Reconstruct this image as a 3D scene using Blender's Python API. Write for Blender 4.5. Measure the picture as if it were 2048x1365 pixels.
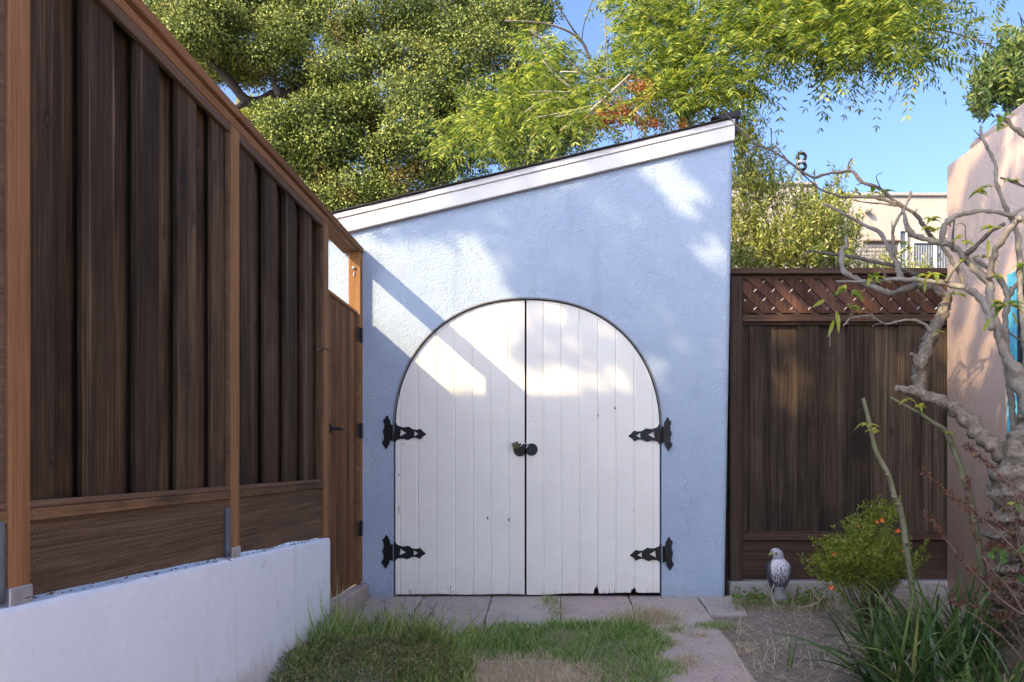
import bpy, bmesh, math, random
import numpy as np
from mathutils import Vector, Matrix, noise
from mathutils.geometry import tessellate_polygon
random.seed(7); RNG = np.random.default_rng(7)
S = bpy.context.scene
COL = S.collection
for o in list(bpy.data.objects): bpy.data.objects.remove(o)

# ------------------------------------------------------------------ camera
F = 1653.0; VX, VY = 1108.0, 924.0          # focal length and vanishing point in photo pixels
cam = bpy.data.cameras.new('camera'); camo = bpy.data.objects.new('camera', cam); COL.objects.link(camo)
camo.location = (0, 0, 1); camo.rotation_euler = (math.radians(90), 0, 0)
cam.sensor_width = 36; cam.lens = F*36/2048; cam.shift_x = -(VX-1024)/2048; cam.shift_y = (VY-682.5)/2048
cam.clip_start = .05; cam.clip_end = 500
S.camera = camo
# ------------------------------------------------------------------ light
SD = Vector((1.1, 1.0, -0.97))              # direction the sunlight travels
EL = math.asin(-SD.normalized().z)
w = bpy.data.worlds.new('World'); S.world = w; w.use_nodes = True
nt = w.node_tree; bg = nt.nodes['Background']
sky = nt.nodes.new('ShaderNodeTexSky'); sky.sky_type = 'NISHITA'; sky.sun_disc = False
sky.sun_elevation = EL; sky.sun_rotation = math.atan2(-SD.x, -SD.y)
sky.air_density = .5; sky.dust_density = 2.8; sky.ozone_density = 4.4
nt.links.new(sky.outputs[0], bg.inputs[0]); bg.inputs[1].default_value = .15
sun = bpy.data.lights.new('sun', 'SUN'); suno = bpy.data.objects.new('sun', sun); COL.objects.link(suno)
sun.energy = 2.15; sun.angle = math.radians(.5); sun.color = (1, .73, .40)
suno.rotation_euler = SD.to_track_quat('-Z', 'Y').to_euler(); suno.location = (-8, -8, 9)
S.view_settings.view_transform = 'Standard'; S.view_settings.look = 'None'
S.view_settings.exposure = 1.98; S.view_settings.gamma = 1
S.render.engine = 'CYCLES'
S.cycles.max_bounces = 6; S.cycles.diffuse_bounces = 4; S.cycles.transmission_bounces = 4; S.cycles.transparent_max_bounces = 4

# ------------------------------------------------------------------ helpers
SL = .08                                     # the yard rises towards the shed
def gz(y): return -SL*(6.1-y) if y < 6.1 else 0.0
def W(px, py, Y): return Vector(((px-VX)/F*Y, Y, 1-(py-VY)/F*Y))
def G(px, py):
    Y = (1+SL*6.1)/(SL+(py-VY)/F)
    return Vector(((px-VX)/F*Y, Y, gz(Y)))
def R(a, b): return random.uniform(a, b)

def tag(o, label=None, cat=None, group=None, kind=None):
    if label: o['label'] = label
    if cat: o['category'] = cat
    if group: o['group'] = group
    if kind: o['kind'] = kind
    return o
def thing(name, loc, label, cat, group=None):
    o = bpy.data.objects.new(name, None); o.empty_display_size = .1
    o.location = loc; COL.objects.link(o)
    return tag(o, label, cat, group)
def worldloc(p):
    v = Vector((0, 0, 0))
    while p is not None: v += p.location; p = p.parent
    return v
def link(name, me, mat, parent=None, smooth=False):
    o = bpy.data.objects.new(name, me); COL.objects.link(o)
    if mat is not None: me.materials.append(mat)
    if parent is not None:
        me.transform(Matrix.Translation(-worldloc(parent))); o.parent = parent
    if smooth:
        me.polygons.foreach_set('use_smooth', [True]*len(me.polygons))
    return o
def raw(name, verts, faces, mat, parent=None, smooth=False):
    me = bpy.data.meshes.new(name); me.from_pydata([tuple(v) for v in verts], [], faces); me.update()
    return link(name, me, mat, parent, smooth)
def npmesh(name, V, nper, mat, parent=None, facetab=None, smooth=False):
    """V: (N, k, 3) vertices of N pieces, facetab: list of quads over the k vertices"""
    N, k, _ = V.shape; ft = np.array(facetab)            # (m,4)
    idx = (np.arange(N)[:, None, None]*k + ft[None]).reshape(-1)
    m = N*len(ft)
    me = bpy.data.meshes.new(name)
    me.vertices.add(N*k); me.vertices.foreach_set('co', V.reshape(-1).astype(np.float32))
    me.loops.add(m*4); me.loops.foreach_set('vertex_index', idx.astype(np.int32))
    me.polygons.add(m); me.polygons.foreach_set('loop_start', (np.arange(m)*4).astype(np.int32))
    me.update(calc_edges=True); me.validate()
    return link(name, me, mat, parent, smooth)
class MB:
    def __init__(s): s.b = bmesh.new()
    def box(s, x0, x1, y0, y1, z0, z1, bev=.003, shear=None):
        t = bmesh.new(); bmesh.ops.create_cube(t, size=1)
        for v in t.verts:
            v.co = Vector(((x0+x1)/2+v.co.x*(x1-x0), (y0+y1)/2+v.co.y*(y1-y0), (z0+z1)/2+v.co.z*(z1-z0)))
            if shear: v.co = shear(v.co)
        if bev > 0: bmesh.ops.bevel(t, geom=list(t.edges), offset=min(bev, abs(x1-x0)*.3, abs(y1-y0)*.3, abs(z1-z0)*.3), segments=1, affect='EDGES')
        s.add(t)
    def add(s, t, M=None):
        if M: bmesh.ops.transform(t, matrix=M, verts=t.verts)
        me = bpy.data.meshes.new('tmp'); t.to_mesh(me); t.free(); s.b.from_mesh(me); bpy.data.meshes.remove(me)
    def cyl(s, p0, p1, r0, r1=None, n=12):
        r1 = r0 if r1 is None else r1
        p0 = Vector(p0); p1 = Vector(p1); d = p1-p0; t = bmesh.new()
        bmesh.ops.create_cone(t, cap_ends=True, segments=n, radius1=r0, radius2=r1, depth=d.length)
        s.add(t, Matrix.Translation((p0+p1)/2) @ d.to_track_quat('Z', 'Y').to_matrix().to_4x4())
    def sph(s, c, r, sc=(1, 1, 1), n=16):
        t = bmesh.new(); bmesh.ops.create_uvsphere(t, u_segments=n, v_segments=n//2+2, radius=r)
        s.add(t, Matrix.Translation(c) @ Matrix.Diagonal((*sc, 1)))
    def plate(s, loops, y0, y1, f=lambda x, z: (x, z)):
        """flat plate with holes in the XZ plane between y0 and y1"""
        L = [[Vector((*[f(*p)[0]], f(*p)[1], 0)) for p in lp] for lp in loops]
        tri = tessellate_polygon(L); P = [p for lp in L for p in lp]
        a = [s.b.verts.new((p.x, y0, p.y)) for p in P]; c = [s.b.verts.new((p.x, y1, p.y)) for p in P]
        for t in tri:
            try: s.b.faces.new([a[i] for i in t]); s.b.faces.new([c[i] for i in reversed(t)])
            except ValueError: pass
        k = 0
        for lp in L:
            n = len(lp)
            for i in range(n):
                j = (i+1) % n; s.b.faces.new([a[k+i], a[k+j], c[k+j], c[k+i]])
            k += n
    def build(s, name, mat, parent=None, smooth=False):
        bmesh.ops.recalc_face_normals(s.b, faces=s.b.faces)
        me = bpy.data.meshes.new(name); s.b.to_mesh(me); s.b.free()
        return link(name, me, mat, parent, smooth)

def catmull(P, n=5):
    P = [np.array(p, float) for p in P]; Q = [2*P[0]-P[1]]+P+[2*P[-1]-P[-2]]; out = []
    for i in range(1, len(Q)-2):
        for k in range(n):
            t = k/n; a, b, c, d = Q[i-1], Q[i], Q[i+1], Q[i+2]
            out.append(.5*((2*b)+(-a+c)*t+(2*a-5*b+4*c-d)*t*t+(-a+3*b-3*c+d)*t**3))
    out.append(P[-1]); return out
def tube(pts, n=10, sub=5, rough=0.0, fr=20, into=None, jit=0.0):
    """pts: (x,y,z,r).  returns verts, faces"""
    C = catmull(pts, sub); V, Fc = into if into else ([], [])
    b0 = len(V); T = None; up = None
    for i, c in enumerate(C):
        a = C[max(i-1, 0)][:3]; b = C[min(i+1, len(C)-1)][:3]; t = Vector(b-a)
        t = t.normalized() if t.length > 1e-9 else Vector((0, 0, 1))
        if up is None: up = t.orthogonal().normalized()
        else: up = (up - t*up.dot(t)).normalized()
        sd = t.cross(up); p = Vector(c[:3]); r = max(c[3], .0004)
        if jit and 0 < i < len(C)-1: q_ = p*30; p = p+Vector((noise.noise(q_), 0, noise.noise(q_+Vector((9, 9, 9)))))*r*jit; r *= 1+.35*noise.noise(q_*.8+Vector((3, 1, 7)))
        for k in range(n):
            A = 2*math.pi*k/n; d = up*math.cos(A)+sd*math.sin(A)
            q = p+d*r
            if rough: q += d*r*rough*(noise.noise(q*fr)+.5*noise.noise(q*fr*2.7))
            V.append(q)
    m = len(C)
    for i in range(m-1):
        for k in range(n):
            j = (k+1) % n; Fc.append((b0+i*n+k, b0+i*n+j, b0+(i+1)*n+j, b0+(i+1)*n+k))
    Fc.append(tuple(b0+k for k in reversed(range(n)))); Fc.append(tuple(b0+(m-1)*n+k for k in range(n)))
    return V, Fc
def pxt(pts, Y0, Y1=None):
    """(px,py,rpx) list + depth range -> (x,y,z,r)"""
    Y1 = Y0 if Y1 is None else Y1; n = len(pts)-1; out = []
    for i, (px, py, r) in enumerate(pts):
        Y = Y0+(Y1-Y0)*i/max(n, 1); p = W(px, py, Y); out.append((p.x, p.y, p.z, r/F*Y))
    return out

# ------------------------------------------------------------------ materials
def nm(name):
    m = bpy.data.materials.new(name); m.use_nodes = True; t = m.node_tree
    return m, t, t.nodes['Principled BSDF'], t.nodes, t.links
def ramp(N, stops):
    r = N.new('ShaderNodeValToRGB'); e = r.color_ramp.elements
    while len(e) < len(stops): e.new(.5)
    for k, (p, c) in zip(e, stops): k.position = p; k.color = (*c, 1)
    return r
def noise_node(N, L, vec, scale, detail=4, rough=.6, dist=0):
    n = N.new('ShaderNodeTexNoise'); n.inputs['Scale'].default_value = scale; n.inputs['Detail'].default_value = detail
    n.inputs['Roughness'].default_value = rough; n.inputs['Distortion'].default_value = dist
    L.new(vec, n.inputs['Vector']); return n
def mix(N, L, f, a, b, typ='MIX'):
    m = N.new('ShaderNodeMix'); m.data_type = 'RGBA'; m.blend_type = typ
    for s, v in ((m.inputs[0], f), (m.inputs[6], a), (m.inputs[7], b)):
        if hasattr(v, 'is_output'): L.new(v, s)
        elif isinstance(v, (int, float)): s.default_value = v
        else: s.default_value = (*v, 1)
    return m.outputs[2]
def mrange(N, L, v, a, b, c=0., d=1.):
    m = N.new('ShaderNodeMapRange'); L.new(v, m.inputs[0])
    for i, x in enumerate((a, b, c, d)): m.inputs[i+1].default_value = x
    return m.outputs[0]
def bump(N, L, h, s, dist, prev=None):
    b = N.new('ShaderNodeBump'); b.inputs['Strength'].default_value = s; b.inputs['Distance'].default_value = dist
    L.new(h, b.inputs['Height'])
    if prev is not None: L.new(prev, b.inputs['Normal'])
    return b.outputs[0]
def geo(N): return N.new('ShaderNodeNewGeometry')
def coordpos(N): return geo(N).outputs['Position']

def stucco(name, col, col2, bs=.5, bd=.004, sc=90, stain=None, stain_amt=.5):
    m, t, P, N, L = nm(name); v = coordpos(N)
    a = noise_node(N, L, v, 2.2, 5, .6); b = noise_node(N, L, v, 30, 3)
    c = mix(N, L, mrange(N, L, a.outputs[0], .35, .68), col, col2)
    c = mix(N, L, mrange(N, L, b.outputs[0], .45, .75, 0, .25), c, tuple(x*.85 for x in col))
    if stain:
        s = noise_node(N, L, v, 9, 8, .75, .4)
        sp = noise_node(N, L, v, 70, 2)
        f = mrange(N, L, s.outputs[0], .62, .72, 0, stain_amt)
        c = mix(N, L, f, c, stain)
        c = mix(N, L, mrange(N, L, sp.outputs[0], .74, .78, 0, .7), c, stain)
    wv = noise_node(N, L, v, 3, 3); dv = N.new('ShaderNodeVectorMath'); dv.operation = 'MULTIPLY_ADD'; L.new(wv.outputs['Color'], dv.inputs[0]); dv.inputs[1].default_value = (.35, .35, .35); L.new(v, dv.inputs[2])
    vc = N.new('ShaderNodeTexVoronoi'); vc.feature = 'DISTANCE_TO_EDGE'; vc.inputs['Scale'].default_value = 1.3; L.new(dv.outputs[0], vc.inputs['Vector'])
    cm_ = N.new('ShaderNodeMath'); cm_.operation = 'MULTIPLY'; L.new(mrange(N, L, vc.outputs['Distance'], .0, .004, 1, 0), cm_.inputs[0]); mk_ = noise_node(N, L, v, 1.7, 2); L.new(mrange(N, L, mk_.outputs[0], .52, .6, 0, .45), cm_.inputs[1])
    c = mix(N, L, cm_.outputs[0], c, tuple(x*.45 for x in col))
    ms = N.new('ShaderNodeMapping'); ms.inputs['Scale'].default_value = (1, 1, .12); L.new(v, ms.inputs[0]); sk = noise_node(N, L, ms.outputs[0], 7, 4, .6)
    c = mix(N, L, mrange(N, L, sk.outputs[0], .56, .72, 0, .35), c, tuple(x*.72 for x in col))
    spz = N.new('ShaderNodeSeparateXYZ'); L.new(v, spz.inputs[0]); dn_ = noise_node(N, L, v, 11, 5, .7); ds_ = N.new('ShaderNodeMath'); ds_.operation = 'MULTIPLY_ADD'; L.new(dn_.outputs[0], ds_.inputs[0]); ds_.inputs[1].default_value = .35; L.new(mrange(N, L, spz.outputs[2], -.1, .25, .45, 0), ds_.inputs[2])
    c = mix(N, L, mrange(N, L, ds_.outputs[0], .36, .55, 0, .45), c, (.24, .21, .18))
    L.new(c, P.inputs['Base Color']); P.inputs['Roughness'].default_value = .95; P.inputs['Specular IOR Level'].default_value = .15
    n1 = noise_node(N, L, v, sc, 3, .6, .5); n2 = noise_node(N, L, v, 14, 4, .6)
    q = bump(N, L, n2.outputs[0], .35, .012); q = bump(N, L, n1.outputs[0], bs, bd, q)
    L.new(q, P.inputs['Normal']); return m

def wood(name, dark, mid, light, axis='z', grain=60, blotch=.6, blk=(.012, .012, .014), bl_lo=.5, bl_hi=.7, incise=False, streak=0., knots=0):
    m, t, P, N, L = nm(name); g = geo(N)
    mp = N.new('ShaderNodeMapping'); mp.vector_type = 'POINT'
    sc = {'x': (.014, 1, 1), 'y': (1, .014, 1), 'z': (1, 1, .014)}[axis]; mp.inputs['Scale'].default_value = sc
    cmb = N.new('ShaderNodeCombineXYZ'); ml = N.new('ShaderNodeMath'); ml.operation = 'MULTIPLY'; ml.inputs[1].default_value = 37.3
    L.new(g.outputs['Random Per Island'], ml.inputs[0])
    for i in range(3): L.new(ml.outputs[0], cmb.inputs[i])
    ad = N.new('ShaderNodeVectorMath'); L.new(g.outputs['Position'], mp.inputs[0]); L.new(mp.outputs[0], ad.inputs[0]); L.new(cmb.outputs[0], ad.inputs[1])
    v = ad.outputs[0]
    a = noise_node(N, L, v, grain*3.2, 8, .78, .3); b = noise_node(N, L, v, grain*.3, 4, .6, 1.2); f = noise_node(N, L, v, grain*5, 3, .6)
    r = ramp(N, [(.36, dark), (.5, mid), (.64, light)])
    mm = N.new('ShaderNodeMath'); mm.operation = 'MULTIPLY_ADD'; L.new(a.outputs[0], mm.inputs[0]); mm.inputs[1].default_value = .7
    m2 = N.new('ShaderNodeMath'); m2.operation = 'MULTIPLY'; L.new(b.outputs[0], m2.inputs[0]); m2.inputs[1].default_value = .3
    L.new(m2.outputs[0], mm.inputs[2]); L.new(mm.outputs[0], r.inputs[0])
    c = r.outputs[0]
    ri = mrange(N, L, g.outputs['Random Per Island'], 0, 1, .62, 1.35)
    hsv = N.new('ShaderNodeHueSaturation'); L.new(c, hsv.inputs['Color']); L.new(ri, hsv.inputs['Value']); c = hsv.outputs[0]
    # weathering blotches, stretched along the grain
    mp2 = N.new('ShaderNodeMapping'); mp2.inputs['Scale'].default_value = {'x': (.3, 1, 1), 'y': (1, .3, 1), 'z': (1, 1, .3)}[axis]
    L.new(g.outputs['Position'], mp2.inputs[0]); ad2 = N.new('ShaderNodeVectorMath'); L.new(mp2.outputs[0], ad2.inputs[0]); L.new(cmb.outputs[0], ad2.inputs[1])
    bl = noise_node(N, L, ad2.outputs[0], 4, 5, .6, .5)
    c = mix(N, L, mrange(N, L, bl.outputs[0], bl_lo, bl_hi, 0, blotch), c, blk)
    if streak:
        st = noise_node(N, L, v, grain*.5, 3, .5, .2)
        c = mix(N, L, mrange(N, L, st.outputs[0], .68, .76, 0, streak), c, (.34, .27, .2))
    h = a.outputs[0]
    if knots:
        vo = N.new('ShaderNodeTexVoronoi'); vo.voronoi_dimensions = '2D'; sp4 = N.new('ShaderNodeSeparateXYZ'); L.new(g.outputs['Position'], sp4.inputs[0]); mk = N.new('ShaderNodeCombineXYZ'); L.new(sp4.outputs[knots-1], mk.inputs[0])
        hz_ = N.new('ShaderNodeMath'); hz_.operation = 'MULTIPLY'; hz_.inputs[1].default_value = .55; L.new(sp4.outputs[2], hz_.inputs[0]); L.new(hz_.outputs[0], mk.inputs[1]); adk = N.new('ShaderNodeVectorMath'); L.new(mk.outputs[0], adk.inputs[0]); L.new(cmb.outputs[0], adk.inputs[1])
        L.new(adk.outputs[0], vo.inputs['Vector']); vo.inputs['Scale'].default_value = 2.3
        c = mix(N, L, mrange(N, L, vo.outputs['Distance'], .025, .055, .6, 0), c, (.018, .011, .008))
        c = mix(N, L, mrange(N, L, vo.outputs['Distance'], .008, .016, .5, 0), c, (.12, .07, .04))
    if incise:
        br = N.new('ShaderNodeTexBrick'); mp3 = N.new('ShaderNodeMapping')
        sp = N.new('ShaderNodeSeparateXYZ'); cb = N.new('ShaderNodeCombineXYZ'); L.new(g.outputs['Position'], sp.inputs[0])
        o = {'y': (1, 2), 'x': (0, 2), 'z': (2, 0)}[axis]
        L.new(sp.outputs[o[0]], cb.inputs[0]); L.new(sp.outputs[o[1]], cb.inputs[1])
        L.new(cb.outputs[0], br.inputs['Vector']); br.inputs['Scale'].default_value = 1
        br.inputs['Brick Width'].default_value = .022; br.inputs['Row Height'].default_value = .013
        br.inputs['Mortar Size'].default_value = .0052; br.inputs['Mortar Smooth'].default_value = .2
        br.inputs['Color1'].default_value = (1, 1, 1, 1); br.inputs['Color2'].default_value = (1, 1, 1, 1); br.inputs['Mortar'].default_value = (0, 0, 0, 1)
        brk = noise_node(N, L, g.outputs['Position'], 25, 2)
        k = N.new('ShaderNodeMath'); k.operation = 'MULTIPLY'; L.new(br.outputs['Color'], k.inputs[0]); L.new(mrange(N, L, brk.outputs[0], .4, .6, .15, .6), k.inputs[1])
        c = mix(N, L, k.outputs[0], c, tuple(x*.45 for x in dark))
    L.new(c, P.inputs['Base Color']); P.inputs['Roughness'].default_value = .9; P.inputs['Specular IOR Level'].default_value = .15
    q = bump(N, L, h, .5, .002); q = bump(N, L, f.outputs[0], .25, .001, q); L.new(q, P.inputs['Normal'])
    return m

def leafmat(name, cols, trans=.4, rough=.45, tcol=None, patch=None):
    m, t, P, N, L = nm(name); g = geo(N)
    r = ramp(N, [(i/(len(cols)-1), c) for i, c in enumerate(cols)]); L.new(g.outputs['Random Per Island'], r.inputs[0])
    c = r.outputs[0]
    if patch:
        pn = noise_node(N, L, g.outputs['Position'], patch[1], 3); c = mix(N, L, mrange(N, L, pn.outputs[0], patch[2], patch[2]+.1, 0, patch[3]), c, patch[0])
    L.new(c, P.inputs['Base Color']); P.inputs['Roughness'].default_value = rough; P.inputs['Specular IOR Level'].default_value = .35
    tr = N.new('ShaderNodeBsdfTranslucent'); 
    hs = N.new('ShaderNodeHueSaturation'); hs.inputs['Value'].default_value = 1.5; hs.inputs['Saturation'].default_value = 1.1; hs.inputs['Hue'].default_value = .49
    L.new(c, hs.inputs['Color']); L.new(hs.outputs[0], tr.inputs[0])
    mx = N.new('ShaderNodeMixShader'); mx.inputs[0].default_value = trans
    L.new(P.outputs[0], mx.inputs[1]); L.new(tr.outputs[0], mx.inputs[2]); L.new(mx.outputs[0], N['Material Output'].inputs[0])
    return m
def bark(name, c1, c2, c3=None, sc=18, bs=.6, bd=.006, th=.6):
    m, t, P, N, L = nm(name); v = coordpos(N)
    a = noise_node(N, L, v, sc, 6, .7, .6); c = mix(N, L, mrange(N, L, a.outputs[0], .35, .65), c1, c2)
    if c3:
        b = noise_node(N, L, v, sc*.5, 4, .6); c = mix(N, L, mrange(N, L, b.outputs[0], th, th+.08, 0, .75), c, c3)
    L.new(c, P.inputs['Base Color']); P.inputs['Roughness'].default_value = .85
    n2 = noise_node(N, L, v, sc*4, 4, .7); q = bump(N, L, a.outputs[0], bs, bd); q = bump(N, L, n2.outputs[0], bs*.6, bd*.3, q)
    L.new(q, P.inputs['Normal']); return m
def plain(name, col, rough=.6, metal=0., var=.25, sc=30, bs=.1):
    m, t, P, N, L = nm(name); v = coordpos(N); a = noise_node(N, L, v, sc, 4)
    c = mix(N, L, mrange(N, L, a.outputs[0], .35, .7), col, tuple(x*(1-var) for x in col))
    L.new(c, P.inputs['Base Color']); P.inputs['Roughness'].default_value = rough; P.inputs['Metallic'].default_value = metal
    L.new(bump(N, L, a.outputs[0], bs, .002), P.inputs['Normal']); return m

M_blue = stucco('pale_blue_stucco', (.365, .47, .605), (.42, .525, .65), 1., .011, 68, (.42, .46, .50), .35)
M_garden = stucco('painted_wall', (.63, .77, .93), (.68, .81, .94), .6, .005, 60, (.28, .26, .26), .7)
M_pink = stucco('pink_stucco', (.84, .63, .52), (.87, .66, .55), 1., .009, 80)
M_beige = stucco('beige_stucco', (.36, .33, .29), (.40, .37, .32), .3, .004, 30)
M_door = plain('door_paint', (.79, .81, .755), .5, 0, .05, 6, .05)
_t = M_door.node_tree; _N, _L = _t.nodes, _t.links; _P = _N['Principled BSDF']; _v = coordpos(_N); _src = _P.inputs['Base Color'].links[0].from_socket
_s = _N.new('ShaderNodeSeparateXYZ'); _L.new(_v, _s.inputs[0]); _m = _N.new('ShaderNodeMapping'); _m.inputs['Scale'].default_value = (1, 1, .1); _L.new(_v, _m.inputs[0])
_n = noise_node(_N, _L, _m.outputs[0], 26, 6, .7, .3); _n2 = noise_node(_N, _L, _v, 9, 5, .7)
_a = _N.new('ShaderNodeMath'); _a.operation = 'MULTIPLY_ADD'; _L.new(_n2.outputs[0], _a.inputs[0]); _a.inputs[1].default_value = .5; _L.new(mrange(_N, _L, _s.outputs[2], 0, .35, .3, 0), _a.inputs[2])
_c = mix(_N, _L, mrange(_N, _L, _a.outputs[0], .34, .6, 0, .30), _src, (.50, .46, .40)); _c = mix(_N, _L, mrange(_N, _L, _n.outputs[0], .60, .72, 0, .22), _c, (.56, .54, .50))
_L.new(_c, _P.inputs['Base Color']); _L.new(bump(_N, _L, _n.outputs[0], .25, .002), _P.inputs['Normal'])
M_trim = plain('white_trim_paint', (.73, .74, .71), .55, 0, .08, 8, .05)
M_black = plain('black_iron', (.012, .014, .018), .38, .6, .4, 60, .2)
M_dark = plain('dark_gap', (.015, .015, .018), .9)
M_shingle = plain('shingle', (.05, .047, .05), .95, 0, .5, 60, .6)
M_conc = stucco('concrete', (.40, .37, .35), (.31, .29, .28), .5, .004, 120, (.1, .09, .085), .5)
M_galv = plain('galvanised_steel', (.42, .45, .50), .45, .5, .35, 25, .1)
M_strap = plain('weathered_steel', (.10, .13, .16), .6, .3, .4, 30, .1)
M_brass = plain('old_brass', (.07, .065, .03), .4, .7, .3, 40, .1)
M_post = wood('orange_post_wood', (.12, .063, .03), (.22, .122, .06), (.32, .19, .10), 'z', 50, .35, (.07, .04, .02), .52, .75)
M_postY = wood('cap_wood', (.11, .055, .026), (.21, .11, .055), (.30, .17, .09), 'y', 50, .45, (.06, .035, .02), .5, .72, incise=True)
M_board = wood('dark_fence_boards', (.020, .014, .010), (.062, .044, .029), (.17, .125, .08), 'z', 45, .8, (.012, .010, .010), .42, .66, streak=.45, knots=2)
M_kick = wood('kickboard_wood', (.045, .032, .022), (.082, .060, .042), (.16, .12, .08), 'y', 40, .5, (.03, .022, .02), .5, .7, incise=True)
M_railY = wood('rail_wood', (.08, .05, .03), (.15, .098, .055), (.24, .16, .09), 'y', 45, .7, (.02, .022, .022), .46, .64, incise=True)
M_strip = wood('grey_strip_wood', (.08, .05, .035), (.13, .09, .065), (.2, .145, .105), 'y', 45, .4, (.03, .025, .02), .5, .7)
M_gate = wood('gate_boards', (.07, .038, .02), (.15, .085, .045), (.26, .155, .085), 'z', 50, .5, (.02, .015, .013), .48, .7, streak=.1)
M_rb = wood('right_fence_boards', (.018, .014, .011), (.056, .041, .029), (.14, .104, .074), 'z', 40, .6, (.012, .010, .010), .46, .68, streak=.3, knots=1)
M_rp = wood('red_stained_wood', (.028, .019, .014), (.058, .041, .030), (.105, .075, .055), 'z', 45, .35, (.03, .012, .01), .5, .7)
M_rx = wood('red_stained_rail', (.030, .018, .013), (.068, .042, .031), (.12, .075, .055), 'x', 45, .3, (.03, .012, .01), .5, .7)
M_latb = wood('lattice_back_wood', (.04, .022, .020), (.085, .050, .046), (.16, .10, .09), 'z', 30, .4, (.02, .012, .012), .45, .65)
M_lat = wood('lattice_wood', (.04, .02, .014), (.085, .043, .030), (.15, .08, .055), 'z', 30, .4, (.03, .014, .012), .45, .65)

# ------------------------------------------------------------------ ground
m, t, P, N, L = nm('yard_soil'); v = coordpos(N)
a = noise_node(N, L, v, 1.6, 5); b = noise_node(N, L, v, 60, 6, .7); c = noise_node(N, L, v, 12, 5)
cc = mix(N, L, mrange(N, L, c.outputs[0], .4, .65), (.14, .115, .09), (.25, .21, .165))
cc = mix(N, L, mrange(N, L, b.outputs[0], .5, .62, 0, .8), cc, (.40, .35, .29))
L.new(cc, P.inputs['Base Color']); P.inputs['Roughness'].default_value = .95
L.new(bump(N, L, b.outputs[0], .8, .012, bump(N, L, c.outputs[0], .6, .02)), P.inputs['Normal']); M_soil = m
xs = [-60, -20, -6] + [i*.08 for i in range(-36, 50)] + [6, 20, 60]; ys = [-40, -10] + [i*.08+.5 for i in range(0, 74)] + [8, 12, 30, 90]
V = []; Fc = []
for j, y in enumerate(ys):
    for i, x in enumerate(xs):
        z = gz(max(y, .5)) - .012
        if .5 < y < 7: z += .012*noise.noise(Vector((x*3, y*3, 0))) + (.03*noise.noise(Vector((x*1.1, y*1.1, 3))) if x > 1.3 else 0)
        V.append((x, y, z))
for j in range(len(ys)-1):
    for i in range(len(xs)-1):
        k = j*len(xs)+i; Fc.append((k, k+1, k+1+len(xs), k+len(xs)))
tag(raw('ground', V, Fc, M_soil, None, True), kind='structure')
# paving slabs
m, t, P, N, L = nm('paving_slab'); g = geo(N); v = g.outputs['Position']
a = noise_node(N, L, v, 3, 6, .7); b = noise_node(N, L, v, 120, 3, .7); c1 = noise_node(N, L, v, 22, 6, .7)
r = ramp(N, [(0, (.44, .34, .30)), (.5, (.43, .395, .35)), (1, (.48, .43, .37))]); L.new(g.outputs['Random Per Island'], r.inputs[0])
cc = mix(N, L, mrange(N, L, a.outputs[0], .35, .65, 0, .7), r.outputs[0], (.32, .28, .26))
cc = mix(N, L, mrange(N, L, b.outputs[0], .5, .7, 0, .5), cc, (.52, .49, .50)); cc = mix(N, L, mrange(N, L, c1.outputs[0], .55, .7, 0, .75), cc, (.17, .145, .13))
L.new(cc, P.inputs['Base Color']); P.inputs['Roughness'].default_value = .85
L.new(bump(N, L, b.outputs[0], .4, .003, bump(N, L, c1.outputs[0], .3, .006)), P.inputs['Normal']); M_slab = m
mb = MB(); x0s = [(847-VX)/271 + .505*k for k in range(-2, 6)]
def slabpoly(mb, pts, z=.0, th=.03):
    a = [mb.b.verts.new((x, y, gz(y)+z-th)) for x, y in pts]; c = [mb.b.verts.new((x, y, gz(y)+z)) for x, y in pts]
    n = len(pts); ce = [mb.b.verts.new((x*.985+.015*sum(p[0] for p in pts)/n, y*.985+.015*sum(p[1] for p in pts)/n, gz(y)+z+.004)) for x, y in pts]
    mb.b.faces.new(ce)
    for i in range(n):
        j = (i+1) % n; mb.b.faces.new([a[i], a[j], c[j], c[i]]); mb.b.faces.new([c[i], c[j], ce[j], ce[i]])
def wob(pts, amp=.012):
    out = []
    for i in range(len(pts)):
        p, q = pts[i], pts[(i+1) % len(pts)]
        for k in range(5):
            u = k/5; out.append((p[0]+(q[0]-p[0])*u+R(-amp, amp), p[1]+(q[1]-p[1])*u+R(-amp, amp)))
    return out
for r_ in range(5):
    for k in range(7):
        x0 = x0s[k]; y1 = 6.13-.505*r_ if r_ else 6.16; y0 = 6.1-.505*(r_+1)
        if k == 6 and r_ > 0: continue
        if k == 6: pts = wob([(x0+.004, y0+.004), (x0+.25-.1*r_, y0), (x0+.30-.1*r_, y1-.2), (x0+.42, y1-.004), (x0+.004, y1-.004)], .01)
        else: pts = wob([(x0+.004, y0+.004), (x0+.501, y0+.004), (x0+.501, y1-.004), (x0+.004, y1-.004)], .0025)
        slabpoly(mb, pts, 0)
tag(mb.build('path', M_slab), kind='structure')

mb = MB(); mb.box(-14, 16, -18, -1.2, gz(.5)-.2, gz(.5)+.004, 0); tag(mb.build('bounce_slab', plain('pale_bounce', (.76, .75, .72), .85)), kind='structure')  # unseen pale slab behind the camera, added to bounce fill light
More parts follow.
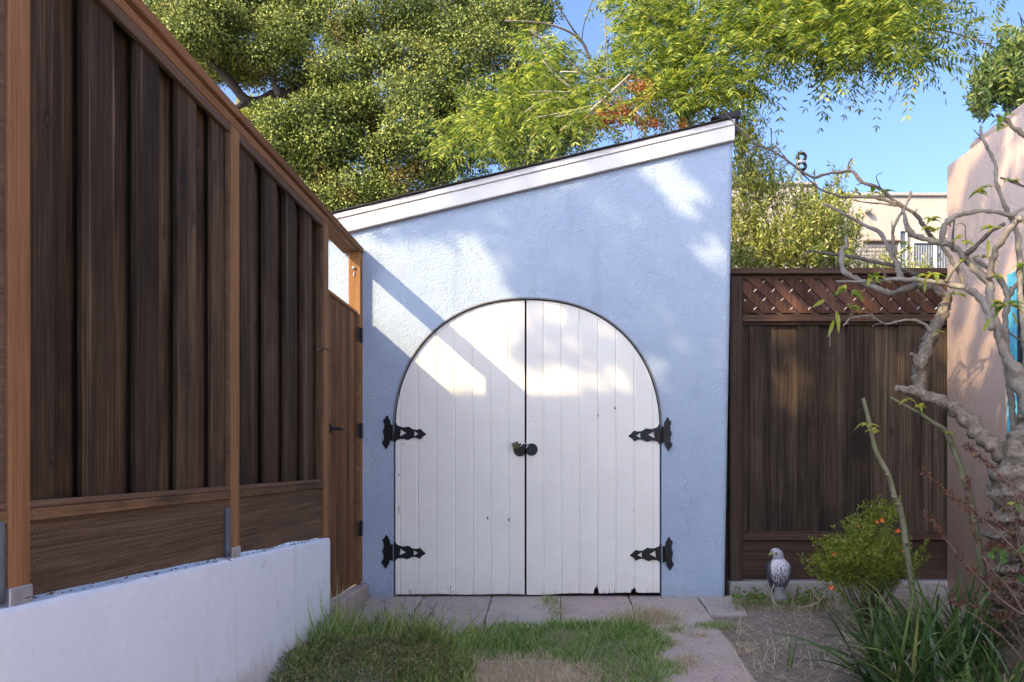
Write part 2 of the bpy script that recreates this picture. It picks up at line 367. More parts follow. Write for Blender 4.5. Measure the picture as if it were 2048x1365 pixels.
# ------------------------------------------------------------------ garden shed
SY = 6.1; K = 271.0
def sx(px): return (px-VX)/K
def sz(py): return 1-(py-VY)/K
shed = thing('garden_shed', (0, 6.1, 0), 'pale blue stucco garden shed with sloping roof and arched white double doors', 'shed')
AX = sx(1055); AR = 265/K; AZ = sz(865)
def arch(x, g=0.0):
    u = min(1, abs(x-AX)/(AR+g)); return AZ + (AR+g)*(1-u**2.2)**(1/2.2)
def rooft(x): return sz(467) + (x-sx(692))*.238          # underside of the fascia
xl, xr = sx(500), sx(1466)
xsamp = sorted(set([xl, sx(600), xr-.03, xr-.012, xr] + [AX-AR-.012, AX+AR+.012] +
        [AX-(AR+.012)*math.cos(math.pi*k/64) for k in range(65)] + [xl+(xr-xl)*k/12 for k in range(1, 12)]))
V = []; Fc = []
def lean(x, z): return x - (.06*(1-min(1, max(0, z/3.3))) * max(0, (x-.9)/(xr-.9)))
def rowv(x, z, y): V.append((lean(x, z), y, z)); return len(V)-1
prev = None; yo = {round(xr, 5): .02, round(xr-.012, 5): .006}
for x in xsamp:
    inside = abs(x-AX) < AR+.0115
    z0 = arch(x, .012) if inside else -.06
    edge = abs(abs(x-AX)-(AR+.012)) < 1e-6
    zz = [z0+(rooft(x)+.05-z0)*k/8 for k in range(9)]
    cols = [('f', x, zz)]
    y = SY+yo.get(round(x, 5), 0)
    ids = [rowv(x, z, y) for z in zz]
    if prev is not None:
        pe, pids, pin = prev
        src = pids; dst = ids
        # at the jamb the column changes height: make a full-height twin
        if pin != inside or (pe and edge): pass
        if pe and inside: src = [rowv(px_, z, SY) for z in [AZ+(rooft(px_)+.05-AZ)*k/8 for k in range(9)]]
        if edge and pin: dst = [rowv(x, z, SY) for z in [AZ+(rooft(x)+.05-AZ)*k/8 for k in range(9)]]
        for k in range(8): Fc.append((src[k], dst[k], dst[k+1], src[k+1]))
    prev = (edge, ids, inside); px_ = x
# reveal of the opening
rev = [(AX-AR-.012, -.06), (AX-AR-.012, AZ)]+[(AX-(AR+.012)*math.cos(math.pi*k/64), arch(AX-(AR+.012)*math.cos(math.pi*k/64), .012)) for k in range(1, 64)]+[(AX+AR+.012, AZ), (AX+AR+.012, -.06)]
b0 = len(V)
for x, z in rev: V += [(lean(x, z), SY, z), (lean(x, z), SY+.14, z)]
for i in range(len(rev)-1): Fc.append((b0+2*i, b0+2*i+1, b0+2*i+3, b0+2*i+2))
# side and back walls
b0 = len(V); yb = SY+2.4
for x in (xl, xr-.0):
    for y in (SY+(.02 if x > 0 else 0), yb):
        V += [(lean(x, -.06), y, -.06), (lean(x, 3), y, rooft(x)+.05)]
Fc += [(b0, b0+2, b0+3, b0+1), (b0+4, b0+5, b0+7, b0+6), (b0+2, b0+6, b0+7, b0+3)]
raw('wall', V, Fc, M_blue, shed)
# dark grey tube along the arch edge
mb = MB()
for i in range(1, len(rev)-2):
    a, b = rev[i], rev[i+1]
    mb.cyl((a[0], SY-.002, a[1]), (b[0], SY-.002, b[1]), .0065, n=6)
mb.build('arch_line', plain('arch_line_grey', (.20, .21, .22), .7), shed)
# fascia: two boards, shingles on top
def shr(v): return Vector((v.x, v.y, v.z+.238*(v.x-sx(692))))
zb = sz(467)
mb = MB(); e = sx(1468)
mb.box(sx(480), e, SY-.030, SY+.0, zb, zb+.108, .003, shr); mb.build('fascia', M_trim, shed)
mb = MB(); mb.box(sx(480), e, SY-.040, SY+.0, zb+.111, zb+.150, .003, shr); mb.build('fascia', M_trim, shed)
mb = MB(); mb.box(sx(480), e-.01, SY-.012, SY+.0, zb-.012, zb-.001, .002, shr); mb.build('shadow_strip', plain('shadow_grey', (.18, .19, .21), .7), shed)  # dark strip standing in for the shadow line under the fascia
mb = MB(); mb.box(sx(480), e+.02, SY-.03, SY+2.6, zb+.152, zb+.158, 0, shr)
x = sx(480)
while x < e+.03:
    l = R(.12, .3); l = min(l, e+.035-x)
    for k in range(2):
        mb.box(x, x+l, SY-R(.05, .062)+k*.006, SY+.4, zb+.159+.0045*k, zb+.163+.0045*k+R(0, .002), 0, shr)
    x += l
for k in range(8): mb.box(e-.1-.01*k+R(-.01, .01), e+.03+R(-.01, .015), SY-.05, SY+2.6, zb+.17+.004*k, zb+.1735+.004*k, 0, shr)
mb.box(e-.0, e+.03, SY-.02, SY+2.6, zb+.06, zb+.17, 0, shr)
mb.build('roof', M_shingle, shed)
# doors
DY = SY+.012
def doorleaf(x0, x1, grooves, notches, holes):
    xs = sorted(set([x0, x1]+[x0+(x1-x0)*k/40 for k in range(41)]+[g+d for g in grooves for d in (-.007, -.003, 0, .003, .007) if x0 < g+d < x1] +
                    [n[0]+n[1]*u for n in notches for u in (-1.01, -1, -.8, -.6, -.4, -.2, 0, .2, .4, .6, .8, 1, 1.01) if x0 < n[0]+n[1]*u < x1] +
                    ([AX-AR*math.cos(math.pi*k/90) for k in range(91) if x0 < AX-AR*math.cos(math.pi*k/90) < x1])))
    xs = [x for i, x in enumerate(xs) if i == 0 or x-xs[i-1] > 1e-5]
    def dy(x):
        d = min([abs(x-g) for g in grooves]+[1]); q = 0
        if d < .007: q = .006*(1-d/.007)
        pk = sum(1 for g in grooves if g < x); return q+.0012*((pk*37) % 5)/5
    def zb_(x):
        z = .020+.006*noise.noise(Vector((x*4, 0, 0)))+.003*noise.noise(Vector((x*60, 0, 0)))+.012*min(1, max(0, (x+.05)*2))
        for c, hw, h, flat in notches:
            u = abs(x-c)/hw
            if u <= 1: z = max(z, .02+h*((1-u**2)*.8 if flat else (1-u)) + (.035*noise.noise(Vector((x*140, 0, 5))) if flat else 0))
        return z
    V = []; Fc = []
    for x in xs:
        zt = arch(x, -.002) if abs(x-AX) < AR-.002 else AZ
        V += [(x, DY+dy(x), zb_(x)), (x, DY+dy(x), zt), (x, DY+.04, zt), (x, DY+.04, zb_(x))]
    for i in range(len(xs)-1):
        k = 4*i
        Fc += [(k, k+4, k+5, k+1), (k+1, k+5, k+6, k+2), (k+2, k+6, k+7, k+3), (k+3, k+7, k+4, k)]
    n = 4*(len(xs)-1); Fc += [(0, 1, 2, 3), (n, n+3, n+2, n+1)]
    d = raw('door', V, Fc, M_door, shed)
    for px, py, w_, h_ in holes:
        mb = MB()
        c = (sx(px), DY-.0015, sz(py)); pts = []
        lp = []
        for q in range(9):
            A = q*2*math.pi/9; rr = R(.55, 1.15); lp.append((c[0]+w_/K*math.cos(A)*rr, c[2]+h_/K*math.sin(A)*rr))
        mb.plate([lp], DY-.0012, DY+.003); mb.build('peeled_patch', M_dark, d)
    return d
gl = [sx(p) for p in (798.5, 835, 872, 909, 945, 981, 1017)]; gr = [sx(p) for p in (1087, 1123, 1159, 1196, 1232, 1269, 1306)]
XS = sx(1051)
doorL = doorleaf(AX-AR+.001, XS-.0075, gl, [(sx(830), .003, .05, 0), (sx(805), .002, .02, 0), (sx(946), .003, .05, 0), (sx(951), .003, .04, 0), (sx(977), .002, .03, 0), (sx(1015), .0015, .07, 0), (sx(886), .002, .03, 0), (sx(925), .0025, .022, 0), (sx(1036), .002, .04, 0)],
    [(975, 1037, 1.6, 3.5), (1018, 1041, 1.6, 5), (797, 950, 1, 3), (806, 888, 1.2, 1.6), (872, 838, .8, .8), (1040, 1165, .8, 1), (901, 1175, .8, 3), (797, 1020, .7, 12)])
doorR = doorleaf(XS+.0075, AX+AR-.001, gr, [(sx(1193), .022, .075, 1), (sx(1195), .003, .12, 0), (sx(1189), .002, .11, 0), (sx(1209), .002, .05, 0), (sx(1219), .0025, .08, 0), (sx(1229), .0025, .075, 0), (sx(1268), .03, .055, 1), (sx(1268), .003, .11, 0), (sx(1110), .002, .04, 0), (sx(1140), .0025, .03, 0), (sx(1172), .002, .06, 0), (sx(1250), .0025, .05, 0), (sx(1296), .003, .045, 0)],
    [(1230, 816, 2, 4), (1196, 831, 1, 3), (1063, 833, 1, 1), (1068, 841, .9, .9), (1268, 1022, 1, 1.2), (1290, 825, .7, .7), (1219, 1075, .6, 1.5), (1100, 905, .7, .7)])
# near-black sheet, stands in for the unlit inside seen through door gaps
mb = MB(); mb.box(sx(520), xr-.05, SY+.9, SY+.93, -.05, 2.4, 0); mb.build('dark_backing', M_dark, shed)
def hinge(parent, cpx, cpy, mir):
    def f(x, y): return (sx(cpx)+mir*(x-1060)/(13.65*K), sz(cpy)-(y-705)/(13.65*K))
    o1 = [(232, 715), (300, 665), (350, 610), (400, 573), (470, 600), (600, 590), (650, 550), (715, 515), (780, 530), (880, 533), (980, 500), (1045, 460), (1050, 412), (1080, 405), (1110, 430), (1120, 500),
          (1120, 900), (1130, 930), (1095, 950), (1065, 930), (1040, 890), (960, 855), (850, 850), (740, 885), (690, 865), (610, 825), (540, 815), (470, 835), (405, 872), (370, 840), (320, 785), (240, 740)]
    h1 = [(440, 715), (557, 638), (557, 778)]; h2 = [(772, 693), (925, 598), (935, 690), (950, 782)]
    o2 = [(1295, 208), (1320, 235), (1345, 290), (1400, 345), (1390, 400), (1368, 450), (1368, 560), (1402, 620), (1402, 700), (1375, 760), (1380, 880), (1430, 950), (1415, 1000), (1360, 1080), (1330, 1135), (1310, 1130),
          (1260, 1050), (1222, 990), (1212, 900), (1180, 890), (1180, 460), (1198, 440), (1198, 370), (1240, 300), (1265, 245)]
    mb = MB(); mb.plate([o1, h1, h2], DY-.0075, DY-.001, f); mb.plate([o2], SY-.0085, SY-.002, f)
    a = f(1150, 470); b = f(1150, 910); mb.cyl((a[0], SY-.010, a[1]), (b[0], SY-.010, b[1]), .0095, n=10)
    for q in ((1300, 350), (1325, 640), (1325, 970), (300, 715), (660, 680), (660, 760), (980, 660), (980, 745)):
        c = f(*q); yy = (SY if q[0] > 1100 else DY)-.010; mb.sph(Vector((c[0], yy+.002, c[1])), .006, (1, .6, 1), 8)
    mb.build('hinge', M_black, parent)
hinge(doorR, 1317.7, 871, 1); hinge(doorR, 1320.5, 1110, 1); hinge(doorL, 791.5, 867.5, -1); hinge(doorL, 790.5, 1106, -1)
def disc(cx, cz, r, flatx, side, n=24):
    pts = []
    for k in range(n):
        A = 2*math.pi*k/n; x = cx+r*math.cos(A); z = cz+r*math.sin(A)
        if side > 0: x = max(x, flatx)
        else: x = min(x, flatx)
        pts.append((x, z))
    out = [pts[0]]
    for p in pts[1:]:
        if (abs(p[0]-out[-1][0])+abs(p[1]-out[-1][1])) > 1e-5: out.append(p)
    return out
mb = MB(); mb.plate([disc(sx(1063), sz(899.5), 12.5/K, sx(1054), 1)], DY-.006, DY)
mb.box(sx(1053), sx(1059), DY-.012, DY-.004, sz(908), sz(890), .002)
for q in ((1064, 893), (1070, 897), (1070, 903), (1064, 906)): mb.sph(Vector((sx(q[0]), DY-.007, sz(q[1]))), .004, (1, .6, 1), 8)
mb.build('hasp', M_black, doorR)
mb = MB(); mb.plate([disc(sx(1040), sz(900.5), 13/K, sx(1049), -1)], DY-.006, DY)
mb.box(sx(1040), sx(1049), DY-.018, DY-.006, sz(911), sz(888), .003)
for q in ((1034, 902), (1038, 906)): mb.sph(Vector((sx(q[0]), DY-.007, sz(q[1]))), .004, (1, .6, 1), 8)
mb.build('hasp', M_black, doorL)
lk = thing('padlock', (sx(1035), DY-.03, sz(895)), 'small dark brass padlock hanging tilted from the round black door hasp', 'padlock')
mb = MB(); c = Vector((sx(1032), DY-.032, sz(892))); t_ = bmesh.new(); bmesh.ops.create_cube(t_, size=1)
bmesh.ops.bevel(t_, geom=list(t_.edges), offset=.08, segments=2, affect='EDGES')
mb.add(t_, Matrix.Translation(c) @ Matrix.Rotation(math.radians(-20), 4, 'Y') @ Matrix.Diagonal((.05, .022, .046, 1))); mb.build('lock_body', M_brass, lk)
mb = MB(); t_ = bmesh.new(); bmesh.ops.create_cube(t_, size=1)
mb.add(t_, Matrix.Translation(c) @ Matrix.Rotation(math.radians(-20), 4, 'Y') @ Matrix.Translation((0, 0, .026)) @ Matrix.Diagonal((.052, .024, .006, 1))); mb.build('lock_edge', M_galv, lk)
Vv, Ff = tube([(sx(1040), DY-.032, sz(894), .003), (sx(1046), DY-.032, sz(888.5), .003), (sx(1053), DY-.03, sz(887.5), .003), (sx(1056), DY-.03, sz(891), .003), (sx(1052), DY-.03, sz(897), .003)], 8, 4)
raw('shackle', Vv, Ff, plain('bright_steel', (.75, .75, .75), .25, .6), lk, True)

# ------------------------------------------------------------------ left fence
XF = -1.42
fence = thing('wooden_fence', (XF-.05, 3.6, .55), 'tall dark brown board fence with orange posts standing on the low white wall', 'fence')
def wt(y): return .626-.0325*(y-2.1)                       # top of the low wall
for y0 in (2.155, 3.645, 5.118, .66):
    mb = MB(); mb.box(XF-.089, XF, y0, y0+.089, wt(y0)-.0, 2.49, .004); mb.build('post', M_post, fence)
bays = [(.749, 2.155), (2.244, 3.645), (3.734, 5.118)]
for a, b in bays:
    mb = MB(); y = 2.222-.318*8
    while y < b:
        s, e2 = max(y, a+.001), min(y+.172, b-.001)
        if e2-s > .01: mb.box(XF-.045-R(0, .003), XF-.026+R(-.002, .002), s, e2, .875, 2.4895, .003)
        s, e2 = max(y+.110, a+.001), min(y+.380, b-.001)
        if e2-s > .01: mb.box(XF-.084, XF-.066, s, e2, .875, 2.4895, .002)
        y += .318
    mb.build('board_panel', M_board, fence)
    mb = MB(); mb.box(XF-.085, XF-.002, a+.001, b-.001, .838, .872, .003); mb.build('rail', M_railY, fence)
    mb = MB(); mb.box(XF-.0255, XF-.008, a+.001, b-.001, .8735, .893, .002); mb.box(XF-.0255, XF-.004, a+.001, b-.001, 2.450, 2.4885, .002)
    mb.box(XF-.0255, XF-.010, b-.018, b-.0015, .894, 2.449, .002); mb.build('batten', M_strip, fence)
    V = []; Fc = []; n = 14
    for i in range(n+1):
        y = a+.001+(b-a-.002)*i/n; zb_ = wt(y)+.010+.008*noise.noise(Vector((y*3, 2, 1)))
        for x_ in (XF-.045, XF-.018): V += [(x_, y, zb_), (x_, y, .8365)]
    for i in range(n):
        k = 4*i; Fc += [(k, k+4, k+5, k+1), (k+2, k+3, k+7, k+6), (k, k+2, k+6, k+4), (k+1, k+5, k+7, k+3)]
    Fc += [(0, 1, 3, 2), (4*n, 4*n+2, 4*n+3, 4*n+1)]
    raw('kickboard', V, Fc, M_kick, fence)
mb = MB(); mb.box(XF-.087, XF-.002, .3, 5.207, 2.491, 2.529, .003); mb.build('top_rail', M_postY, fence)
mb = MB(); mb.box(XF-.135, XF+.018, .2, 3.698, 2.535, 2.573, .004); mb.box(XF-.135, XF+.018, 3.701, 6.093, 2.535, 2.573, .004); mb.build('cap', M_postY, fence)
mb = MB(); mb.box(XF-.03, XF-.006, 2.9, 6.0, 2.5292, 2.5345, 0); mb.build('shim', M_strip, fence)
mb = MB(); mb.box(XF-.079, XF+.008, 6.03, 6.094, .115, 2.5345, .004)
mb.build('gate_post', wood('gate_post_wood', (.17, .08, .03), (.28, .145, .06), (.37, .21, .10), 'z', 50, .15, (.07, .04, .02), .55, .75, incise=True), fence)
mb = MB(); c = W(707, 536, 6.02); mb.sph(c, .012, (1, .5, 1), 10); mb.cyl((c.x+.002, 6.026, c.z-.06), (c.x+.002, 6.026, c.z-.03), .004)
mb.build('screw', M_galv, fence)
for y0 in (2.155, 3.645, .66):
    z = wt(y0)
    mb = MB(); mb.box(XF-.09, XF+.004, y0-.003, y0+.093, z-.005, z+.045, .003); mb.build('post_bracket', M_galv, fence)
    mb = MB(); V, Fc = tube([(XF-.012, y0-.026, z+.01, .017), (XF-.012, y0-.026, z+.1, .017), (XF-.012, y0-.026, z+.20, .017), (XF-.014, y0-.026, z+.225, .010)], 10, 3)
    raw('anchor_pipe', V, Fc, M_strap, fence, True)
hk = thing('iron_hook', W(640, 698, 5.0), 'small rusty iron hook on the fence beside the gate', 'hook')
c = W(645, 700, 4.98)
V, Fc = tube([(XF-.03, 5.0, c.z, .006), (XF+.01, 5.0, c.z-.005, .006), (XF+.03, 5.01, c.z+.012, .005), (XF+.04, 5.05, c.z+.008, .005), (XF+.045, 5.08, c.z+.02, .004)], 8, 4)
raw('hook_bar', V, Fc, plain('rust', (.06, .04, .03), .8), hk, True)
mb = MB(); mb.sph(Vector((XF-.012, 5.0, c.z)), .016, (.6, 1, 1), 10); mb.build('hook_plate', plain('rust2', (.09, .07, .06), .8), hk)
# gate
gate = thing('wooden_gate', (XF, 5.6, .13), 'narrow brown wooden gate with black hinges between fence and shed', 'gate')
mb = MB(); y = 5.235
while y < 5.99:
    e2 = min(y+.098, 6.0); mb.box(XF-.038, XF-.018, y, e2-.004, .15, 2.07, .0035); y += .099
mb.build('board_panel', M_gate, gate)
mb = MB(); mb.box(XF-.038, XF-.004, 5.22, 6.005, 2.072, 2.092, .002); mb.box(XF-.038, XF-.004, 5.22, 6.005, .122, .155, .002)
mb.box(XF-.0175, XF+.007, 5.985, 6.0285, .100, 2.071, .002); mb.box(XF-.0175, XF-.004, 5.22, 5.236, .156, 2.071, .002)
mb.build('frame', wood('gate_frame_wood', (.12, .06, .03), (.21, .12, .06), (.3, .19, .1), 'y', 40, .3), gate)
for py in (671, 862, 1057):
    z = 1-(py-VY)/F*6.02
    mb = MB(); mb.box(XF+.0075, XF+.013, 5.96, 6.05, z-.052, z+.052, .002); mb.cyl((XF+.016, 6.03, z-.055), (XF+.016, 6.03, z+.055), .009, n=8)
    mb.build('hinge', M_black, gate)
c = W(668, 858, 5.34); mb = MB(); mb.cyl((XF-.01, 5.31, c.z), (XF+.045, 5.33, c.z), .010); mb.box(XF+.02, XF+.05, 5.33, 5.42, c.z-.008, c.z+.004, .002)
mb.box(XF-.018, XF-.012, 5.29, 5.33, c.z-.03, c.z+.03, .001); mb.build('latch', M_black, gate)
# threshold
V = []; st = MB(); st.box(XF-.25, XF+.055, 5.2, 6.096, -.15, .108, .012); o = st.build('concrete_step', M_conc)
tag(o, 'worn grey concrete step under the brown wooden gate', 'step')
# low wall
V = []; Fc = []; n = 120
prof = lambda y: [(XF+.022, -.6), (XF+.021+.004*noise.noise(Vector((y*2, 0, 0))), .2), (XF+.02+.005*noise.noise(Vector((y*3, 3, 0))), wt(y)-.05), (XF+.018, wt(y)-.012+.005*noise.noise(Vector((y*14, 0, 9)))), (XF+.008, wt(y)-.002+.004*noise.noise(Vector((y*9, 0, 4)))), (XF-.22, wt(y)+.002)]
for i in range(n+1):
    y = -1.5+(5.17+1.5)*i/n
    for x_, z in prof(y)+[(XF-.22, -.6)]: V.append((x_, y, z))
k = 7
for i in range(n):
    for j in range(k): q = (j+1) % k; Fc.append((i*k+j, i*k+q, (i+1)*k+q, (i+1)*k+j))
Fc += [tuple(range(k-1, -1, -1)), tuple(n*k+j for j in range(k))]
o = raw('garden_wall', V, Fc, M_garden); tag(o, 'low pale painted retaining wall with chipped top edge under the tall fence', 'wall')

V = []
n = 130; yy = RNG.uniform(.6, 5.1, n); xx = XF+RNG.uniform(-.02, .016, n); zz = np.array([wt(a) for a in yy])+RNG.uniform(.0, .012, n); c_ = np.stack([xx, yy, zz], 1)
d_ = RNG.normal(size=(n, 3))*np.array([.5, 1, .35]); d_ /= np.linalg.norm(d_, axis=1, keepdims=True); s2_ = np.cross(d_, RNG.normal(size=(n, 3))); s2_ /= np.linalg.norm(s2_, axis=1, keepdims=True); ln_ = RNG.uniform(.008, .035, (n, 1)); 
V = np.stack([c_, c_+d_*ln_*.5+s2_*.003, c_+d_*ln_, c_+d_*ln_*.5-s2_*.003], 1)
tag(npmesh('leaf_litter', V, 0, plain('litter_brown', (.09, .06, .04), .9), None, [(0, 1, 2, 3)]), 'dry brown bits lying along the top of the low wall', 'litter', kind='stuff')
# ------------------------------------------------------------------ right fence
RY = 6.27
def rx(px): return (px-VX)/F*RY
def rz(py): return 1-(py-VY)/F*RY
rf = thing('lattice_fence', (rx(1680), RY, .1), 'dark red brown board fence with lattice top to the right of the shed', 'fence')
xe = 3.2
mb = MB(); mb.box(sx(1425), rx(1461), RY+.05, RY+.07, -.1, rz(556), .002); mb.build('filler_board', M_rb, rf)
mb = MB(); mb.box(rx(1458), rx(1482), RY-.045, RY+.045, .02, rz(555), .004); mb.build('post', M_rp, rf)
mb = MB(); mb.box(rx(1462)-.05, xe, RY-.06, RY+.06, rz(551), rz(540), .003); mb.build('cap', M_rx, rf)
mb = MB(); mb.box(rx(1483), xe, RY-.02, RY+.02, rz(560), rz(552.5), .002); mb.build('rail', M_rx, rf)
mb = MB(); mb.box(rx(1483), xe, RY-.040, RY+.02, rz(645), rz(633), .003); mb.build('rail', M_rx, rf)
mb = MB(); mb.box(rx(1483), xe, RY-.022, RY+.01, rz(632.5), rz(627), .002); mb.box(rx(1483), xe, RY-.022, RY+.01, rz(651), rz(645.5), .002); mb.build('batten', M_rp, rf)
mb = MB(); mb.box(rx(1483), xe, RY-.04, RY+.02, rz(1080), rz(1068), .003); mb.build('rail', M_rx, rf)
mb = MB(); mb.box(rx(1483), xe, RY-.025, RY+.01, rz(1067.5), rz(1063), .002); mb.box(rx(1482.5), rx(1487), RY-.025, RY+.01, rz(1062.5), rz(651.5), .002); mb.build('batten', M_rp, rf)
mb = MB(); mb.box(rx(1483), xe, RY-.018, RY+.02, rz(1158), rz(1080.5), .004); mb.build('kickboard', M_rx, rf)
ed = [1487, 1497, 1539, 1594, 1639, 1694, 1740, 1796, 1840, 1903, 1950]
mb = MB()
for i in range(len(ed)-1):
    fr = i % 2 == 0
    if fr: mb.box(rx(ed[i])-.02, rx(ed[i+1])+.02, RY+.012, RY+.03, rz(1075), rz(640), .002)
    else: mb.box(rx(ed[i])+.001, rx(ed[i+1])-.001, RY-.008, RY+.011, rz(1066), rz(648), .003)
mb.build('board_panel', M_rb, rf)
def latt(sgn, y0, y1, wd, per, ph):
    b = bmesh.new(); za, zb_ = rz(630), rz(557); xa, xb = rx(1484), xe; h = zb_-za
    x = xa-h-.2+ph
    while x < xb+h+.2:
        t_ = bmesh.new(); bmesh.ops.create_cube(t_, size=1)
        Mx = Matrix.Translation((x, (y0+y1)/2, (za+zb_)/2)) @ Matrix.Rotation(math.radians(45*sgn), 4, 'Y') @ Matrix.Diagonal((wd, y1-y0, .9, 1))
        bmesh.ops.transform(t_, matrix=Mx, verts=t_.verts)
        for co, no in (((xa, 0, 0), (-1, 0, 0)), ((xb, 0, 0), (1, 0, 0)), ((0, 0, za), (0, 0, -1)), ((0, 0, zb_), (0, 0, 1))):
            g_ = list(t_.verts)+list(t_.edges)+list(t_.faces)
            if g_: bmesh.ops.bisect_plane(t_, geom=g_, plane_co=co, plane_no=no, clear_outer=True)
        ee = [e_ for e_ in t_.edges if e_.is_boundary]
        if ee: bmesh.ops.holes_fill(t_, edges=ee)
        me = bpy.data.meshes.new('t'); t_.to_mesh(me); t_.free(); b.from_mesh(me); bpy.data.meshes.remove(me); x += per
    return b
mb = MB(); mb.b.free(); mb.b = latt(-1, RY-.022, RY-.010, .064, .137, 0); mb.build('lattice_strips', M_lat, rf)
mb = MB(); mb.b.free(); mb.b = latt(1, RY-.0075, RY, .090, .137, .05); mb.build('lattice_strips', M_latb, rf)
mb = MB(); mb.box(rx(1455), xe, RY-.09, RY+.1, -.12, rz(1161), .008); o = mb.build('concrete_curb', M_conc); tag(o, 'grey concrete footing under the lattice topped fence', 'footing')

# ------------------------------------------------------------------ pink building
pk = thing('pink_building', (2.975, 4.0, 0), 'pink stucco building with rounded corner at the right edge', 'building')
t_ = bmesh.new(); bmesh.ops.create_cube(t_, size=1)
for v_ in t_.verts: v_.co = Vector(((2.945+9)/2+v_.co.x*(9-2.945), (6.36-.5)/2+v_.co.y*6.86, 1.44+v_.co.z*3.88))
bmesh.ops.bevel(t_, geom=[e_ for e_ in t_.edges if all(v_.co.z > 3 for v_ in e_.verts) or all(v_.co.x < 3 and v_.co.y > 6 for v_ in e_.verts)], offset=.17, segments=8, affect='EDGES')
mb = MB(); mb.add(t_); mb.build('wall', M_pink, pk, True)
mb = MB(); mb.box(2.925, 2.944, 5.24, 5.34, 1.0, 2.21, .003); mb.box(2.925, 2.944, 3.7, 3.8, 1.0, 2.21, .003)
mb.box(2.925, 2.944, 3.8, 5.24, 2.11, 2.21, .003); mb.box(2.915, 2.944, 3.8, 5.24, 1.0, 1.08, .003); fr_ = mb.build('window_frame', plain('turquoise_paint', (.10, .42, .62), .5), pk)
mb = MB(); mb.box(2.936, 2.9445, 3.8, 5.24, 1.08, 2.11, 0); mb.build('pane', plain('dark_glass', (.03, .04, .05), .08), fr_)

# ------------------------------------------------------------------ far buildings
bb = thing('beige_building', W(1750, 900, 15), 'beige flat roofed stucco building beyond the lattice fence', 'building')
def fx(px): return (px-VX)/F*15
def fz(py): return 1-(py-VY)/F*15
mb = MB(); mb.box(fx(1650), fx(2300), 15, 22, -.5, fz(391), .01); mb.box(fx(1430), fx(1612), 14.4, 20, -.5, fz(392), .01); mb.box(fx(1613), fx(1649), 15.3, 20, -.5, fz(400), .01); mb.build('wall', M_beige, bb)
mb = MB(); mb.box(fx(1648), fx(2300), 14.95, 15.1, fz(393.5), fz(387), .01); mb.box(fx(1430), fx(1613), 14.35, 14.5, fz(394), fz(388), .01); mb.build('parapet', plain('grey_parapet', (.33, .31, .29), .8), bb)
mb = MB(); mb.box(fx(1725), fx(1800), 14.9, 15.0, fz(486), fz(482), .01); mb.build('ledge', plain('ledge_brown', (.2, .15, .11), .8), bb)
mb = MB(); mb.box(fx(1728), fx(1738), 14.85, 15.0, fz(428), fz(419), .02); mb.build('vent', M_beige, bb)
M_white = plain('white_frame', (.55, .55, .54), .5); M_glass = plain('far_glass', (.10, .12, .15), .1)
for x0, x1 in ((1795, 1812), (1822, 1868), (1868, 1896)):
    mb = MB()
    mb.box(fx(x0), fx(x0+3), 14.93, 14.999, fz(620), fz(462 if x0 < 1800 else 486), .005); mb.box(fx(x1-3), fx(x1), 14.93, 14.999, fz(620), fz(462 if x0 < 1800 else 486), .005)
    mb.box(fx(x0+3), fx(x1-3), 14.93, 14.999, fz(465 if x0 < 1800 else 489), fz(462 if x0 < 1800 else 486), .005)
    f_ = mb.build('window', M_white, bb)
    mb = MB(); mb.box(fx(x0+3), fx(x1-3), 14.97, 14.998, fz(620), fz(466 if x0 < 1800 else 490), 0); mb.build('pane', M_glass, f_)
    mb = MB(); k = x0+8
    while k < x1-3:
        mb.box(fx(k), fx(k)+.015, 14.955, 14.969, fz(620), fz(492), 0); k += 5
    mb.build('bar', plain('bars', (.3, .32, .36), .5), f_)
mb = MB()
for k in range(0, 90, 8): mb.box(fx(1712+k*.9), fx(1712+k*.9)+.012, 14.98, 14.99, fz(620), fz(488), 0)
for k in range(0, 130, 8): mb.box(fx(1712), fx(1790), 14.97, 14.98, fz(494+k), fz(494+k)+.012, 0)
mb.build('trellis_wire', plain('wire_grey', (.35, .34, .33), .6), bb)
wh = thing('white_house', W(680, 900, 19), 'white eaves of a pale house behind the big oak', 'house')
hx = lambda p: (p-VX)/F*19; hz = lambda p: 1-(p-VY)/F*19
mb = MB(); mb.box(hx(610), hx(760), 19, 25, -.5, hz(400), .01); mb.build('wall', plain('pale_green_siding', (.50, .56, .50), .7), wh)
mb = MB()
for k in range(5): mb.box(hx(606)-.02*k, hx(764), 18.9-.06*k, 25, hz(398-9*k), hz(398-9*k)+.075, .01)
mb.build('eaves', plain('white_eaves', (.74, .74, .70), .6), wh)
# pole with two black rings
pl = thing('utility_pole', W(1601, 700, 13), 'thin pole topped by two black rings against the sky', 'pole')
mb = MB(); a = W(1599, 700, 13); b = W(1599, 345, 13); mb.cyl(a, b, .018); mb.build('pole', M_galv, pl)
for py in (314.5, 333):
    V = []; Fc = []; c = W(1603, py, 13); r0 = 8.0/F*13
    pts = [(c.x+r0*math.cos(A), c.y, c.z+r0*math.sin(A)*(.95), .026) for A in [2*math.pi*k/16 for k in range(17)]]
    V, Fc = tube(pts, 8, 2); raw('ring', V, Fc, M_black, pl, True)
mb = MB(); c = W(1602, 324, 12.97); mb.sph(c, .045, (1.3, 1, .8), 10); mb.cyl(W(1596, 325, 12.95), W(1610, 323, 12.95), .012); mb.build('clamp', M_galv, pl)

